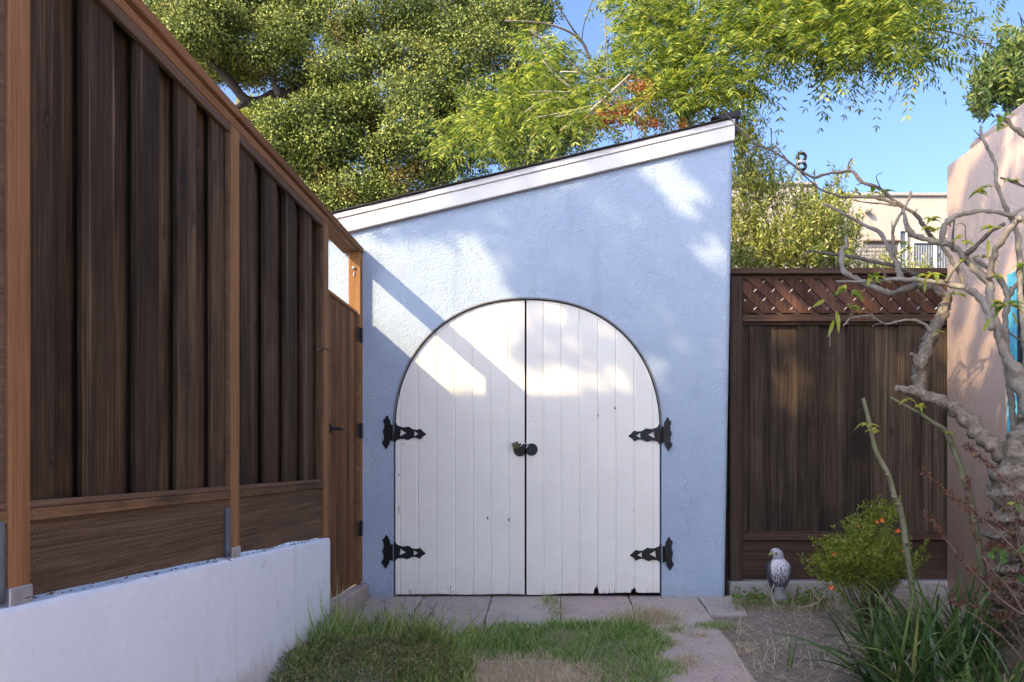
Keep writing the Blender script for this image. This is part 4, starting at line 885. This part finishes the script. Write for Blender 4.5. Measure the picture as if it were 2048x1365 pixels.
V, Fc = tube([(*W(1660, 660, 4.7), .0012), (*W(1660, 675, 4.7), .001), (*W(1660, 693, 4.7), .0008)], 4, 2); raw('dead_leaf_stalk', V, Fc, M_galv, bt)
# two green canes
for q, Y0, Y1, lab in [([(1726, 797, 3.5), (1735, 830, 4), (1751, 900, 4.5), (1777, 951, 5), (1789, 995, 5.5), (1797, 1010, 6), (1806, 1043, 5.5), (1812, 1090, 6), (1814, 1104, 6.5), (1823, 1166, 6), (1830, 1224, 6.5), (1834, 1300, 7)], 4.75, 4.85, 'slender pale green cane standing up beside the bushy shrub'),
        ([(1782, 796, 2.5), (1814, 814, 3), (1840, 827, 3.5), (1862, 843, 4), (1889, 860, 5), (1902, 887, 6), (1915, 920, 6), (1928, 959, 6), (1939, 990, 6.5), (1950, 1050, 6.5), (1962, 1120, 7), (1970, 1180, 7), (1975, 1300, 7.5)], 4.7, 4.8, 'green cane bent to the left in front of the pink wall')]:
    th = thing('green_cane', W(q[-1][0], q[-1][1], Y1), lab, 'stem', 'green canes by the pink wall')
    V, Fc = tube(pxt(q, Y0, Y1), 10, 5, .12, 40)
    for _ in range(10):
        i = random.randrange(2, len(q)-1); px, py, r_ = q[i]; sg = random.choice((-1, 1)); Y = Y0
        tube([(*W(px, py, Y), r_*.7/F*Y), (*W(px+sg*r_*1.3, py-3, Y), .6/F*Y)], 6, 2, .1, 40, (V, Fc))
    raw('stem', V, Fc, bark('cane_green', (.12, .13, .065), (.18, .185, .12), (.22, .21, .16), 14, .3, .002) if 'cane_green' not in bpy.data.materials else bpy.data.materials['cane_green'], th, True)
    for px, py in (([(1735, 852), (1745, 862)] if q[0][0] == 1726 else [(1815, 800), (1838, 812), (1895, 865)])):
        sp2 = []
        for _ in range(3): sp2.append((W(px, py, Y0-.02), (R(-1, 1), R(-.5, .2), R(-.2, .7)), (0, -.6, 1), 18/F*Y0, 7/F*Y0, .5))
        ovate('leaf_cluster', sp2, M_fl, th)

# ------------------------------------------------------------------ falcon decoy
FY = 5.95; fb = W(1558, 1196, FY); u = FY/F
bd = thing('bird_statue', fb, 'grey and white plastic falcon decoy standing by the fence foot', 'statue')
def sect(rings, n=28, name='body', mat=None, rough=0):
    V = []; Fc = []
    for z, cx, cy, rx_, ry_ in rings:
        for k in range(n):
            A = 2*math.pi*k/n; V.append((fb.x+cx*u+rx_*u*math.cos(A), fb.y+cy*u+ry_*u*math.sin(A), fb.z+z*u))
    m_ = len(rings)
    for i in range(m_-1):
        for k in range(n): Fc.append((i*n+k, i*n+(k+1) % n, (i+1)*n+(k+1) % n, (i+1)*n+k))
    Fc += [tuple(reversed(range(n))), tuple((m_-1)*n+k for k in range(n))]
    return raw(name, V, Fc, mat, bd, True)
m, t, P, N, L = nm('falcon_plumage'); tc = N.new('ShaderNodeTexCoord'); g = geo(N)
mp = N.new('ShaderNodeMapping'); mp.inputs['Scale'].default_value = (1, 1, .22); L.new(g.outputs['Position'], mp.inputs[0])
a = noise_node(N, L, mp.outputs[0], 170, 3, .6, .3); sp_ = N.new('ShaderNodeSeparateXYZ'); L.new(tc.outputs['Object'], sp_.inputs[0])
h = mrange(N, L, sp_.outputs[2], 72*u, 22*u, .0, .20); s_ = N.new('ShaderNodeMath'); s_.operation = 'ADD'; L.new(a.outputs[0], s_.inputs[0]); L.new(h, s_.inputs[1])
c1_ = mix(N, L, mrange(N, L, s_.outputs[0], .56, .64), (.62, .60, .66), (.06, .055, .075)); L.new(c1_, P.inputs['Base Color']); P.inputs['Roughness'].default_value = .6
L.new(bump(N, L, a.outputs[0], .5, .003), P.inputs['Normal']); M_fal = m
m, t, P, N, L = nm('falcon_head'); g = geo(N); a = noise_node(N, L, g.outputs['Position'], 120, 3); 
c1_ = mix(N, L, mrange(N, L, a.outputs[0], .5, .62, 0, .8), (.42, .42, .46), (.10, .10, .13)); L.new(c1_, P.inputs['Base Color']); M_fh = m
M_wing = plain('falcon_wing', (.07, .075, .10), .5, 0, .6, 120, .6)
M_ped = stucco('falcon_base', (.45, .47, .50), (.16, .17, .19), .4, .003, 60)
sect([(20, 1, 1, 7, 7), (26, 1, 0, 12, 11), (34, 1, 0, 16, 14), (44, 0, -1, 20, 16), (54, 0, -1, 22, 17), (63, 0, -1, 22.5, 17), (70, 0, 0, 20, 15), (75, 0, 0, 14, 12), (79, -1, 0, 11, 11)], 28, 'body', M_fal)
sect([(77, -1, 0, 11, 11), (81, -2, 0, 12, 11.5), (86, -3.5, 0, 12.8, 12), (91, -5, -.5, 12.5, 12), (95, -6, -.5, 10.5, 10.5), (98, -6.5, 0, 7, 8), (99.5, -6.5, 0, 3, 4)], 24, 'head', M_fh)
def pt(x, y, z): return (fb.x+x*u, fb.y+y*u, fb.z+z*u)
V, Fc = tube([(*pt(-14, -5, 89), 4.2*u), (*pt(-18.5, -6, 88), 3.2*u), (*pt(-21, -6.5, 85.5), 1.8*u), (*pt(-21.5, -6.5, 82.5), .5*u)], 10, 4); raw('beak', V, Fc, plain('beak_yellow', (.22, .24, .08), .5), bd, True)
for yy, xx in ((-11.6, -9), (9, -12)):
    mb = MB(); mb.sph(Vector(pt(xx, yy, 90.5)), 2.9*u, (1, .6, 1), 12); e_ = mb.build('eye', plain('amber_eye', (.45, .28, .05), .2), bd, True)
    mb = MB(); mb.sph(Vector(pt(xx, yy-(1.3 if yy < 0 else -1.3), 90.5)), 1.6*u, (1, .6, 1), 10); mb.build('pupil', M_black, e_, True)
for sg in (-1, 1):
    V = []; Fc = []; n = 12; rings = [(73, 15, 0, 2, 5), (69, 19, 1, 4.5, 10), (60, 21.5, 2, 5, 13), (48, 20.5, 3, 4.5, 13), (36, 18, 4, 4, 12), (25, 14, 6, 3, 9), (14, 10, 8, 2, 6), (8, 7, 9, 1, 3)]
    for z, cx, cy, a_, b_ in rings:
        for k in range(n): A = 2*math.pi*k/n; V.append(pt(sg*(cx+a_*math.cos(A)), cy+b_*math.sin(A), z))
    for i in range(len(rings)-1):
        for k in range(n): Fc.append((i*n+k, i*n+(k+1) % n, (i+1)*n+(k+1) % n, (i+1)*n+k))
    Fc += [tuple(range(n)), tuple((len(rings)-1)*n+k for k in range(n))]; raw('wing', V, Fc, M_wing, bd, True)
sect([(-8, 1, 0, 17, 14), (2, 1, 0, 16, 13), (8, 1, 0, 12, 10), (14, 1, 0, 10, 9), (20, 1, 0, 11, 10), (24, 1, 0, 9, 8)], 16, 'pedestal', M_ped)

# ------------------------------------------------------------------ bushes, strap leaves
# bushy shrub with orange flowers
sb = thing('flowering_bush', G(1745, 1240), 'rounded light green bush dotted with small red orange flowers by the fence', 'bush')
M_sb = leafmat('bush_leaves', [(.08, .13, .02), (.15, .21, .03), (.24, .29, .045), (.32, .33, .07)], .35, .45)
C, D, Nn, V, Fc = [], [], [], [], []
base = W(1745, 1245, 5.2)
for k in range(620):
    while True:
        d = rdir(1)[0]
        if d[2] > -.8: break
    nz = 1+.5*noise.noise(Vector(d)*2.2); cpx = 1728+d[0]*R(40, 98)*nz; cpy = 1130-d[2]*R(25, 80)*nz; Y = 5.2+d[1]*.30
    if k < 26: cpx, cpy, Y = R(1730, 1760), R(1015, 1065), 5.2
    elif k < 40: cpx, cpy = R(1770, 1792), R(1010, 1060)
    q = np.array(W(cpx, cpy, Y)); sd_ = unit(np.array([d[0]*.7, d[1]*.7, .75+R(-.3, .3)])); L_ = R(.07, .15); p = q-sd_*L_*.3
    if k % 9 == 0: tube([(*(base+Vector((R(-.09, .09), R(-.06, .06), 0))), .0035), (*(np.array(base)*.45+p*.55+np.array([0, 0, -.02])), .0025), (*p, .0018), (*(p+sd_*L_), .001)], 4, 3, 0, 1, (V, Fc))
    for j in range(22):
        f_ = R(-.2, 1); C.append(p+sd_*L_*f_); D.append(unit(sd_*.7+rdir(1)[0]*.8)); Nn.append(rdir(1)[0])
C = np.array(C); leaves('foliage', C, np.array(D), np.array(Nn), RNG.uniform(.022, .04, len(C)), .0085, M_sb, sb, .15)
raw('stems', V, Fc, plain('bush_stem', (.10, .075, .04), .8), sb, True)
M_fw = leafmat('orange_petals', [(.75, .12, .05), (.85, .30, .10)], .3)
for px, py, r_ in ((1662, 1174, 6), (1795, 1061, 5.5), (1763, 1040, 5.5), (1667, 1108, 3.5), (1717, 1053, 2), (1753, 1043, 4), (1805, 1102, 3)):
    sp2 = []; c = W(px, py, 4.95)
    for k in range(9):
        A = k*.7; sp2.append((c, (math.cos(A), -.5, math.sin(A)), (0, -1, .2), r_/F*5, r_*.6/F*5, .2))
    ovate('flower', sp2, M_fw, sb)
# reddish barberry
M_bar = leafmat('barberry_leaves', [(.06, .025, .02), (.11, .045, .035), (.19, .085, .065), (.13, .10, .05)], .2, .5)
ba = thing('barberry_shrub', G(2060, 1340), 'purplish red shrub with thin arching twigs in front of the tree trunk', 'shrub')
C, D, Nn, V, Fc = [], [], [], [], []
tw = [[(2090, 1330), (2060, 1150), (2010, 1080), (1950, 1030), (1895, 985), (1850, 946)], [(2090, 1200), (2040, 1010), (2000, 950), (1960, 915), (1934, 890)], [(2100, 1250), (2030, 1220), (1960, 1160), (1900, 1090), (1870, 1050), (1846, 1022)],
      [(2090, 1300), (2020, 1180), (1975, 1130), (1945, 1050), (1938, 1000), (1935, 955)], [(2100, 1340), (2050, 1230), (2000, 1190), (1960, 1150), (1940, 1138)], [(2100, 1380), (2060, 1250), (2048, 1150), (2030, 1080), (2010, 1010)],
      [(2100, 1300), (2070, 1200), (2050, 1100), (2000, 1050), (1975, 1020)], [(2100, 1390), (2020, 1290), (1960, 1240), (1900, 1200)], [(2110, 1320), (2060, 1080), (2040, 1040), (2035, 1000)], [(2110, 1280), (2060, 1130), (2030, 1110), (1995, 1090), (1970, 1100)],
      [(2110, 1390), (2080, 1290), (2040, 1240), (1990, 1230)], [(2110, 1350), (2060, 1210), (2010, 1240)], [(2110, 1200), (2070, 1050), (2045, 990)], [(2110, 1250), (2070, 1160), (2030, 1150)], [(2080, 1280), (2040, 1190), (2015, 1140)]]
for ti in range(32):
    if ti < len(tw): q = tw[ti]
    else:
        s_ = random.choice(tw); q = [(a+R(-30, 40), b+R(-35, 45)) for a, b in s_][:random.choice((3, 4))]
    Y = R(3.85, 4.15); pp = [(*W(a, b, Y+.02*i), (2.6-2.0*i/(len(q)-1))/F*Y) for i, (a, b) in enumerate(q)]
    tube(pp, 5, 5, .1, 30, (V, Fc)); cc = catmull(pp, 14)
    for i in range(14, len(cc)):
        if noise.noise(Vector((ti*7.1, i*.25, 0))) < -.12: continue
        for _ in range(7 if i > len(cc)*.5 else 4):
            C.append(np.array(cc[i][:3])+RNG.normal(size=3)*.006); D.append(rdir(1)[0]+np.array([-.3, 0, .3])); Nn.append(rdir(1)[0])
C = np.array(C); leaves('foliage', C, np.array(D), np.array(Nn), RNG.uniform(.012, .026, len(C)), RNG.uniform(.006, .010, len(C)), M_bar, ba, .25)
raw('twigs', V, Fc, plain('barberry_twig', (.14, .10, .09), .8), ba, True)
# a few ivy like leaves
iv = thing('ivy_sprig', W(2045, 1150, 4.0), 'green broad leaves climbing over the rough tree trunk', 'plant')
ovate('foliage', [(W(px, py, 4.02), (R(-1, 1), -.2, R(-1, .2)), (R(-.3, .3), -1, .3), .055*R(.8, 1.2), .05, .1) for px, py in ((1985, 1090), (1990, 1110), (2012, 1095), (2020, 1105), (2040, 1095), (2045, 1120), (2050, 1105), (2030, 1010), (2042, 1150), (2035, 1100), (2000, 1120))], leafmat('ivy', [(.04, .10, .03), (.09, .18, .05)], .3), iv)
# strap leaved clumps
def blades(n, basef, dirf, Lf, wf, bendf, seg=6):
    V = np.zeros((n, 2*(seg+1), 3))
    for i in range(n):
        p = np.array(basef()); d = unit(np.array(dirf())); L_ = Lf(); w_ = wf(); bn = bendf()
        s = unit(np.cross(d, [0, 0, 1])+RNG.normal(size=3)*.25); cur = p.copy()
        for k in range(seg+1):
            f_ = k/seg; ww = w_*(1-f_**2.2)*.5+.0002
            V[i, 2*k] = cur-s*ww; V[i, 2*k+1] = cur+s*ww
            d = unit(d+np.array([0, 0, -bn*2/seg*f_*1.6])); cur = cur+d*L_/seg
    return V
def bt_(seg): return [(2*k, 2*k+1, 2*k+3, 2*k+2) for k in range(seg)]
M_strap_l = leafmat('strap_leaves', [(.025, .06, .02), (.045, .10, .03), (.085, .15, .045), (.2, .24, .08)], .2, .3)
M_strap_d = leafmat('dry_strap_leaves', [(.30, .26, .18), (.42, .38, .30)], .3, .5)
for (px, py, n, L0, lab, lean_) in [(1905, 1345, 130, .60, 'large clump of dark strap leaves at the foot of the fruit tree', -.35), (1985, 1330, 90, .48, 'dark strap leaf clump against the rough tree trunk', .0),
        (1800, 1375, 120, .54, 'low clump of arching strap leaves nearest the paving edge', -.5), (1985, 1400, 80, .34, 'short strap leaf clump at the bottom right corner', -.1)]:
    b_ = G(px, py); th = thing('strap_leaf_plant', b_, lab, 'plant', 'strap leaved plants by the pink wall')
    bf = lambda: (b_.x+random.gauss(0, .09), b_.y+random.gauss(0, .09), b_.z)
    df = lambda: (random.gauss(lean_, .6), random.gauss(-.05, .45), 1.0)
    V = blades(n, bf, df, lambda: L0*R(.55, 1.25), lambda: R(.015, .03), lambda: abs(random.gauss(.5, .5)), 8); npmesh('leaves', V, 0, M_strap_l, th, bt_(8))
    V = blades(n//9, bf, df, lambda: L0*R(.5, .9), lambda: R(.008, .014), lambda: R(.9, 2.2), 8); npmesh('dry_leaves', V, 0, M_strap_d, th, bt_(8))
b_ = G(1578, 1340); th = thing('strap_leaf_plant', b_, 'lone thin dark sprout rising from the gravel', 'plant')
V = blades(7, lambda: (b_.x+R(-.01, .01), b_.y+R(-.01, .01), b_.z), lambda: (R(-.05, .25), R(-.1, .1), 1), lambda: R(.12, .30), lambda: .008, lambda: .1, 6); npmesh('leaves', V, 0, M_strap_l, th, bt_(6))

# ------------------------------------------------------------------ grass
def inpoly(px, py, poly):
    c = False; j = len(poly)-1
    for i in range(len(poly)):
        if (poly[i][1] > py) != (poly[j][1] > py) and px < (poly[j][0]-poly[i][0])*(py-poly[i][1])/(poly[j][1]-poly[i][1])+poly[i][0]: c = not c
        j = i
    return c
def toP(x, y): return (VX+x/y*F, VY+(1-gz(y))/y*F)
MAIN = [(850, 1900), (860, 1365), (885, 1305), (935, 1268), (990, 1250), (1090, 1243), (1180, 1238), (1300, 1242), (1325, 1275), (1340, 1320), (1345, 1365), (1380, 1900)]
def dryness(px, py):
    """0 green .. 1 straw"""
    a = max(0, 1-((px-1060)/150)**2-((py-1352)/30)**2)*3 if py < 1352 else max(0, 1-((px-1060)/150)**2)*3
    b = max(0, 1-((px-1290)/70)**2-((py-1240)/22)**2)*2
    c = max(0, 1-((px-1115)/30)**2-((py-1232)/18)**2)*2
    d = max(0, 1-((px-900)/40)**2-((py-1320)/40)**2)*1.2
    return a+b+c+d+.75*(noise.noise(Vector((px*.022, py*.05, 0)))+.1)
def blade_np(pts, Ls, ws, spread, bend, seg=3):
    n = len(pts); P_ = np.array(pts); A = RNG.uniform(0, 2*np.pi, n); t_ = np.abs(RNG.normal(0, spread, n))
    d = unit(np.stack([np.cos(A)*t_, np.sin(A)*t_, np.ones(n)], 1)); B_ = RNG.uniform(0, 2*np.pi, n)
    s = np.stack([np.cos(B_), np.sin(B_), np.zeros(n)], 1); V = np.zeros((n, 2*(seg+1), 3)); cur = P_.copy(); Ls = np.array(Ls)[:, None]; ws = np.array(ws)[:, None]
    out = np.stack([np.cos(A), np.sin(A), -.5*np.ones(n)], 1); bn = np.abs(RNG.normal(bend, bend*.6, n))[:, None]
    for k in range(seg+1):
        f_ = k/seg; ww = ws*(1-f_**1.8)*.5+.0002; V[:, 2*k] = cur-s*ww; V[:, 2*k+1] = cur+s*ww; d = unit(d+out*bn/seg); cur = cur+d*Ls/seg
    return V
M_gr = leafmat('lawn_grass', [(.055, .14, .035), (.14, .27, .065), (.26, .40, .11), (.52, .55, .30)], .35, .5)
M_dr = leafmat('dry_grass', [(.38, .31, .20), (.54, .46, .32), (.66, .59, .46)], .25, .6)
g1, l1, w1, g2, l2, w2 = [], [], [], [], [], []
tries = 0
while tries < 80000:
    tries += 1; x = R(-.9, .95); y = R(2.9, 5.35); px, py = toP(x, y)
    px += 45*noise.noise(Vector((x*5, y*5, 4)))+R(-9, 9); py += 14*noise.noise(Vector((x*6, y*6, 14)))+R(-3, 3)
    if not inpoly(px, py, MAIN): continue
    dn = dryness(px, py); z = gz(y)-.005
    tall = 1+1.2*max(0, noise.noise(Vector((x*5, y*5, 9))))+(1.0*max(0, 1-((px-1030)/75)**2-((py-1295)/22)**2))+(1.0*max(0, 1-((px-1240)/80)**2-((py-1268)/24)**2))
    if random.random() < (1 if dn > 1.3 else dn*.55+.12):
        if random.random() < .8: g2.append((x, y, z)); l2.append((R(.015, .04) if dn > 1.2 and py > 1290 else R(.03, .075))); w2.append(.0028)
    else: g1.append((x, y, z)); l1.append(R(.025, .065)*tall); w1.append(R(.0025, .0065))
for _ in range(7000):
    A = R(0, 6.283); rr = R(0, 1.25)**.6; qx, qy = 1055+145*rr*math.cos(A), 1362+42*rr*math.sin(A)
    if noise.noise(Vector((qx*.03, qy*.09, 7)))*.5+1.1 < rr: continue
    p = G(qx, qy); g2.append((p.x, p.y, p.z+.012)); l2.append(R(.02, .07)); w2.append(R(.0025, .005))
# fringe strips of straw on the slabs and gravel
def strip(cx, cy, a, b, n, green=.0, L_=(.03, .07)):
    for _ in range(n):
        r1, r2 = RNG.normal(size=2)*.5; p = G(cx+r1*a, cy+r2*b)
        if random.random() < green: g1.append(tuple(p)); l1.append(R(*L_)); w1.append(.003)
        else: g2.append(tuple(p)); l2.append(R(*L_)); w2.append(.0028)
strip(1100, 1205, 22, 9, 260, .5); strip(1112, 1225, 18, 12, 260, .25); strip(1290, 1240, 60, 14, 2800, .05, (.05, .11)); strip(1350, 1262, 25, 8, 500, .25); strip(1345, 1290, 22, 6, 260, .1); strip(1370, 1330, 30, 16, 500, .1)
strip(1430, 1254, 40, 7, 800, .7, (.02, .045)); strip(1490, 1300, 30, 14, 200, 0); strip(1395, 1275, 40, 4, 160, 0)
grn = npmesh('grass', blade_np(g1, l1, w1, .55, .5), 0, M_gr, None, bt_(3)); tag(grn, 'short green lawn grass in front of the doors', 'grass', kind='stuff')
dry = npmesh('dry_grass', blade_np(g2, l2, w2, 1.1, .9), 0, M_dr, None, bt_(3)); tag(dry, 'bleached straw coloured grass in the worn patches', 'grass', kind='stuff')
# soil under the lawn is thatch
lp = [G(px, py) for px, py in MAIN]; mb = MB(); vs = []
for i, (px, py) in enumerate(MAIN):
    a, b = MAIN[i], MAIN[(i+1) % len(MAIN)]
    for k in range(6):
        u_ = k/6; q = G((a[0]+(b[0]-a[0])*u_-1100)*.90+1100+R(-14, 14), (a[1]+(b[1]-a[1])*u_-1500)*.93+1500+R(-5, 5)); vs.append(mb.b.verts.new((q.x, q.y, q.z+.012)))
mb.b.faces.new(vs)
m, t, P, N, L = nm('thatch'); v = coordpos(N); a = noise_node(N, L, v, 110, 5, .7, 1.5); b = noise_node(N, L, v, 9, 4)
cc = mix(N, L, mrange(N, L, a.outputs[0], .4, .62), (.12, .10, .06), (.34, .29, .20)); cc = mix(N, L, mrange(N, L, b.outputs[0], .55, .68, 0, .5), cc, (.09, .10, .04))
L.new(cc, P.inputs['Base Color']); P.inputs['Roughness'].default_value = .95; L.new(bump(N, L, a.outputs[0], .8, .008), P.inputs['Normal'])
tag(mb.build('lawn_soil', m), kind='structure')
mb = MB(); vs = []
for k in range(60):
    A = 2*math.pi*k/60; rr = 1+.25*noise.noise(Vector((math.cos(A)*2, math.sin(A)*2, 5)))+R(-.05, .05); q = G(1055+120*rr*math.cos(A), 1362+40*rr*math.sin(A)); vs.append(mb.b.verts.new((q.x, q.y, q.z+.017)))
mb.b.faces.new(vs)
m, t, P, N, L = nm('straw_mat'); v = coordpos(N); a = noise_node(N, L, v, 70, 8, .8, 3); b = noise_node(N, L, v, 12, 4)
cc = mix(N, L, mrange(N, L, a.outputs[0], .38, .6), (.30, .24, .17), (.74, .66, .52)); cc = mix(N, L, mrange(N, L, b.outputs[0], .5, .7, 0, .4), cc, (.35, .27, .2))
L.new(cc, P.inputs['Base Color']); P.inputs['Roughness'].default_value = .95; L.new(bump(N, L, a.outputs[0], 1, .012), P.inputs['Normal'])
tag(mb.build('worn_soil', m), kind='structure')
# straw litter on the gravel
st_, sl, sw = [], [], []
for _ in range(3600):
    px = R(1400, 2048); py = R(1200, 1380)
    dens = .25+.75*max(0, 1-((px-1690)/170)**2-((py-1235)/38)**2)+.5*max(0, 1-((px-1600)/130)**2-((py-1320)/60)**2)
    if px < 1470 and py < 1240: dens = .1
    if random.random() > dens: continue
    p = G(px, py); st_.append((p.x, p.y, p.z+R(.0, .02))); sl.append(R(.04, .2)); sw.append(.0034)
V = blade_np(st_, sl, sw, 6, .3, 4); tag(npmesh('straw_litter', V, 0, M_dr, None, bt_(4)), 'thin straw and dead stalks strewn over the gravel', 'straw', kind='stuff')
gp = []
for _ in range(6000):
    p = G(R(1380, 2048), R(1198, 1400)); gp.append((p.x, p.y, p.z+R(-.004, .004)))
gp = np.array(gp); r3 = RNG.uniform(.002, .008, (len(gp), 1)); o3 = np.array([[1, 0, 0], [0, 1, 0], [-1, 0, 0], [0, -1, 0], [0, 0, .9]])
V = gp[:, None]+o3[None]*r3[:, :, None]+RNG.normal(size=(len(gp), 5, 3))*.0008
tag(npmesh('gravel', V, 0, plain('grit', (.17, .15, .14), .9, 0, .5, 200), None, [(0, 1, 4, 4), (1, 2, 4, 4), (2, 3, 4, 4), (3, 0, 4, 4)]) if False else npmesh('gravel', np.concatenate([V[:, :4], V[:, 4:5]+np.array([.0006, 0, 0]), V[:, 4:5]], 1), 0, plain('grit', (.30, .27, .24), .9, 0, .5, 200), None, [(0, 1, 4, 5), (1, 2, 5, 4), (2, 3, 4, 5), (3, 0, 5, 4)]), 'fine grey grit and pebbles on the bare soil', 'gravel', kind='stuff')
# weeds by the falcon
wd_ = thing('green_weeds', G(1540, 1200), 'small round leaved green weeds round the feet of the bird statue', 'weeds')
sp2 = []
for _ in range(230):
    px = random.choice((R(1462, 1530), R(1500, 1650), R(1590, 1650))); p = G(px, R(1192, 1216)); hgt = R(.005, .075) if px < 1535 or px > 1580 else R(0, .02)
    sp2.append(((p.x, p.y, p.z+hgt), (R(-1, 1), R(-1, .3), R(-.1, .6)), (R(-.3, .3), -.5, 1), R(.018, .04), R(.016, .032), .2))
ovate('foliage', sp2, leafmat('weed_leaf', [(.05, .12, .02), (.12, .22, .04), (.2, .3, .07)], .4), wd_)
pts = [tuple(G(R(1465, 1660), R(1195, 1225))) for _ in range(900)]
npmesh('blades', blade_np(pts, RNG.uniform(.03, .11, 900), [.0028]*900, .9, .7, 4), 0, leafmat('weed_blade', [(.10, .16, .03), (.25, .26, .08), (.42, .36, .2)], .35), wd_, bt_(4))
V, Fc = [], []
for q in ([(1548, 1168, 1), (1543, 1185, 1.2), (1545, 1200, 1.3), (1552, 1225, 1)], [(1620, 1165, 1), (1628, 1188, 1.3), (1640, 1203, 1.2)], [(1622, 1172, 1), (1640, 1200, 1.2), (1620, 1212, 1), (1600, 1215, .8)], [(1657, 1178, .8), (1642, 1200, 1.1), (1635, 1208, 1)]): tube(pxt(q, 5.6), 5, 4, 0, 1, (V, Fc))
raw('dead_stalk', V, Fc, plain('dead_stalk_tan', (.5, .42, .33), .8), wd_, True)
# overgrown weeds along the low wall
ww = thing('overgrown_weeds', G(760, 1330), 'overgrown mound of weeds and tall grass against the low white wall', 'weeds')
def mound(x, y):
    px, py = toP(x, y); e_ = max(0, 1-((x+1.05)/(.62+.2*noise.noise(Vector((x*4, y*4, 1)))))**2-((y-4.35)/.78)**2)
    return .15*e_**.6*(1+.9*noise.noise(Vector((x*3.2, y*3.2, 6))))
C, D, Nn = [], [], []
while len(C) < 24000:
    x, y = R(-1.39, -.42), R(3.5, 5.15); h_ = mound(x, y)
    if h_ <= .03: continue
    h_ *= 1+.5*noise.noise(Vector((x*7, y*7, 1))); C.append((x, y, gz(y)+h_*random.random()**.45)); 
C = np.array(C); n = len(C)
leaves('low_foliage', C, rdir(n)+np.array([0, 0, .5]), rdir(n), RNG.uniform(.012, .032, n), RNG.uniform(.004, .010, n), leafmat('low_weed', [(.06, .105, .03), (.14, .20, .06), (.26, .27, .11), (.42, .36, .20)], .3, .5, patch=((.13, .075, .05), 5, .54, .5)), ww, .1)
pts = []; Ls = []
for _ in range(5200):
    x, y = R(-1.38, -.40), R(3.5, 5.3); h_ = mound(x, y)
    if h_ <= 0.02 and random.random() < .7: continue
    if y < 4.65 and random.random() < .8: continue
    pts.append((x, y, gz(y)+h_*.5)); Ls.append(R(.07, .26) if y > 4.65 else R(.04, .13))
for _ in range(260): y = R(4.2, 5.15); pts.append((-1.38+abs(random.gauss(0, .06)), y, gz(y))); Ls.append(R(.2, .5)*(1 if y > 4.6 else .7))
for _ in range(60): pts.append((R(-1.1, -.8), R(4.7, 5.1), gz(4.9))); Ls.append(R(.2, .42))
for _ in range(1500):
    p = G(R(790, 940), R(1290, 1400)); pts.append(tuple(p)); Ls.append(R(.05, .15))
npmesh('blades', blade_np(pts, Ls, RNG.uniform(.0025, .0065, len(pts)), .42, .65, 6), 0, leafmat('tall_grass', [(.07, .15, .035), (.16, .28, .06), (.30, .42, .12), (.50, .50, .24)], .4), ww, bt_(6))
V, Fc = [], []
for _ in range(34):
    p = G(R(640, 900), R(1240, 1330)); q = p+Vector((R(-.08, .14), R(-.1, .1), R(.12, .26))); tube([(*p, .0014), (*((p+q)/2+Vector((R(-.02, .02), 0, .02))), .0012), (*q, .0007)], 4, 3, 0, 1, (V, Fc))
    for k in range(5): c = p+(q-p)*R(.4, 1); d = Vector((R(-.04, .04), R(-.03, .03), R(.0, .05))); tube([(*c, .0008), (*(c+d), .0016)], 4, 1, 0, 1, (V, Fc))
raw('seed_stalk', V, Fc, plain('seed_brown', (.10, .07, .045), .9), ww)

# ------------------------------------------------------------------ neighbours out of frame that shade the yard
nh = thing('neighbour_house', (-6, 0, 0), 'neighbouring house left of the yard whose roof edge shades the doors', 'house')
mb = MB(); mb.box(-5.7, -1.9, -2.4, 2.0, -.5, sz(780)+.97*4.1, .01); mb.build('wall', M_white, nh)
mb = MB(); mb.box(-4.5, -3.4, 2.003, 2.03, 1.2, 2.6, .01); mb.build('window', M_glass, nh)
mt = thing('shade_tree', (-8.6, -7.5, -.9), 'broad leafed tree behind the viewer that dapples the shed', 'tree')
litpoly = [(700, 470), (760, 470), (850, 476), (950, 462), (1000, 505), (1030, 570), (1062, 605), (1058, 650), (1010, 668), (1025, 725), (1065, 738), (1080, 800), (640, 800), (640, 470)]
lit = [(1120, 765, 90, 40, 0), (1215, 757, 34, 30, 0), (1350, 372, 92, 44, 42), (1422, 508, 46, 36, 45), (1292, 748, 48, 36, 20),
       (790, 415, 150, 42, -13), (1125, 345, 58, 34, 20), (1320, 290, 110, 38, -10), (1110, 625, 40, 26, 30), (1150, 690, 30, 12, 35)]
def islit(px, py):
    if inpoly(px, py, litpoly): return True
    for a, b, ra, rb, rot in lit:
        c_, s_ = math.cos(math.radians(rot)), math.sin(math.radians(rot)); dx, dy = px-a, py-b
        if ((dx*c_+dy*s_)/ra)**2+((-dx*s_+dy*c_)/rb)**2 < 1: return True
    return False
C = []; sdn = np.array(SD)
while len(C) < 15000:
    px, py = R(640, 2500), R(150, 1250)
    if px < 1500 and py > 830: continue
    if islit(px, py): continue
    if px > 1500 and noise.noise(Vector((px*.012, py*.009, 2))) > (.22 if px < 1850 else .02): continue
    C.append(np.array((sx(px), SY, sz(py)))-sdn*R(5.0, 7.2))
C = np.array(C); n = len(C)
leaves('crown', C+RNG.normal(size=(n, 3))*.01, rdir(n), unit(rdir(n)*.8-sdn), RNG.uniform(.08, .13, n), RNG.uniform(.05, .08, n), leafmat('shade_leaves', [(.04, .07, .02), (.08, .12, .03)], .05), mt, .05)
V, Fc = tube([(-8.6, -7.5, -.9, .25), (-8.5, -6.5, 3, .2), (-8.0, -3, 6, .14), (-6.2, 0, 8, .06)], 10, 4, .1, 3); raw('trunk', V, Fc, M_oakbark, mt, True)
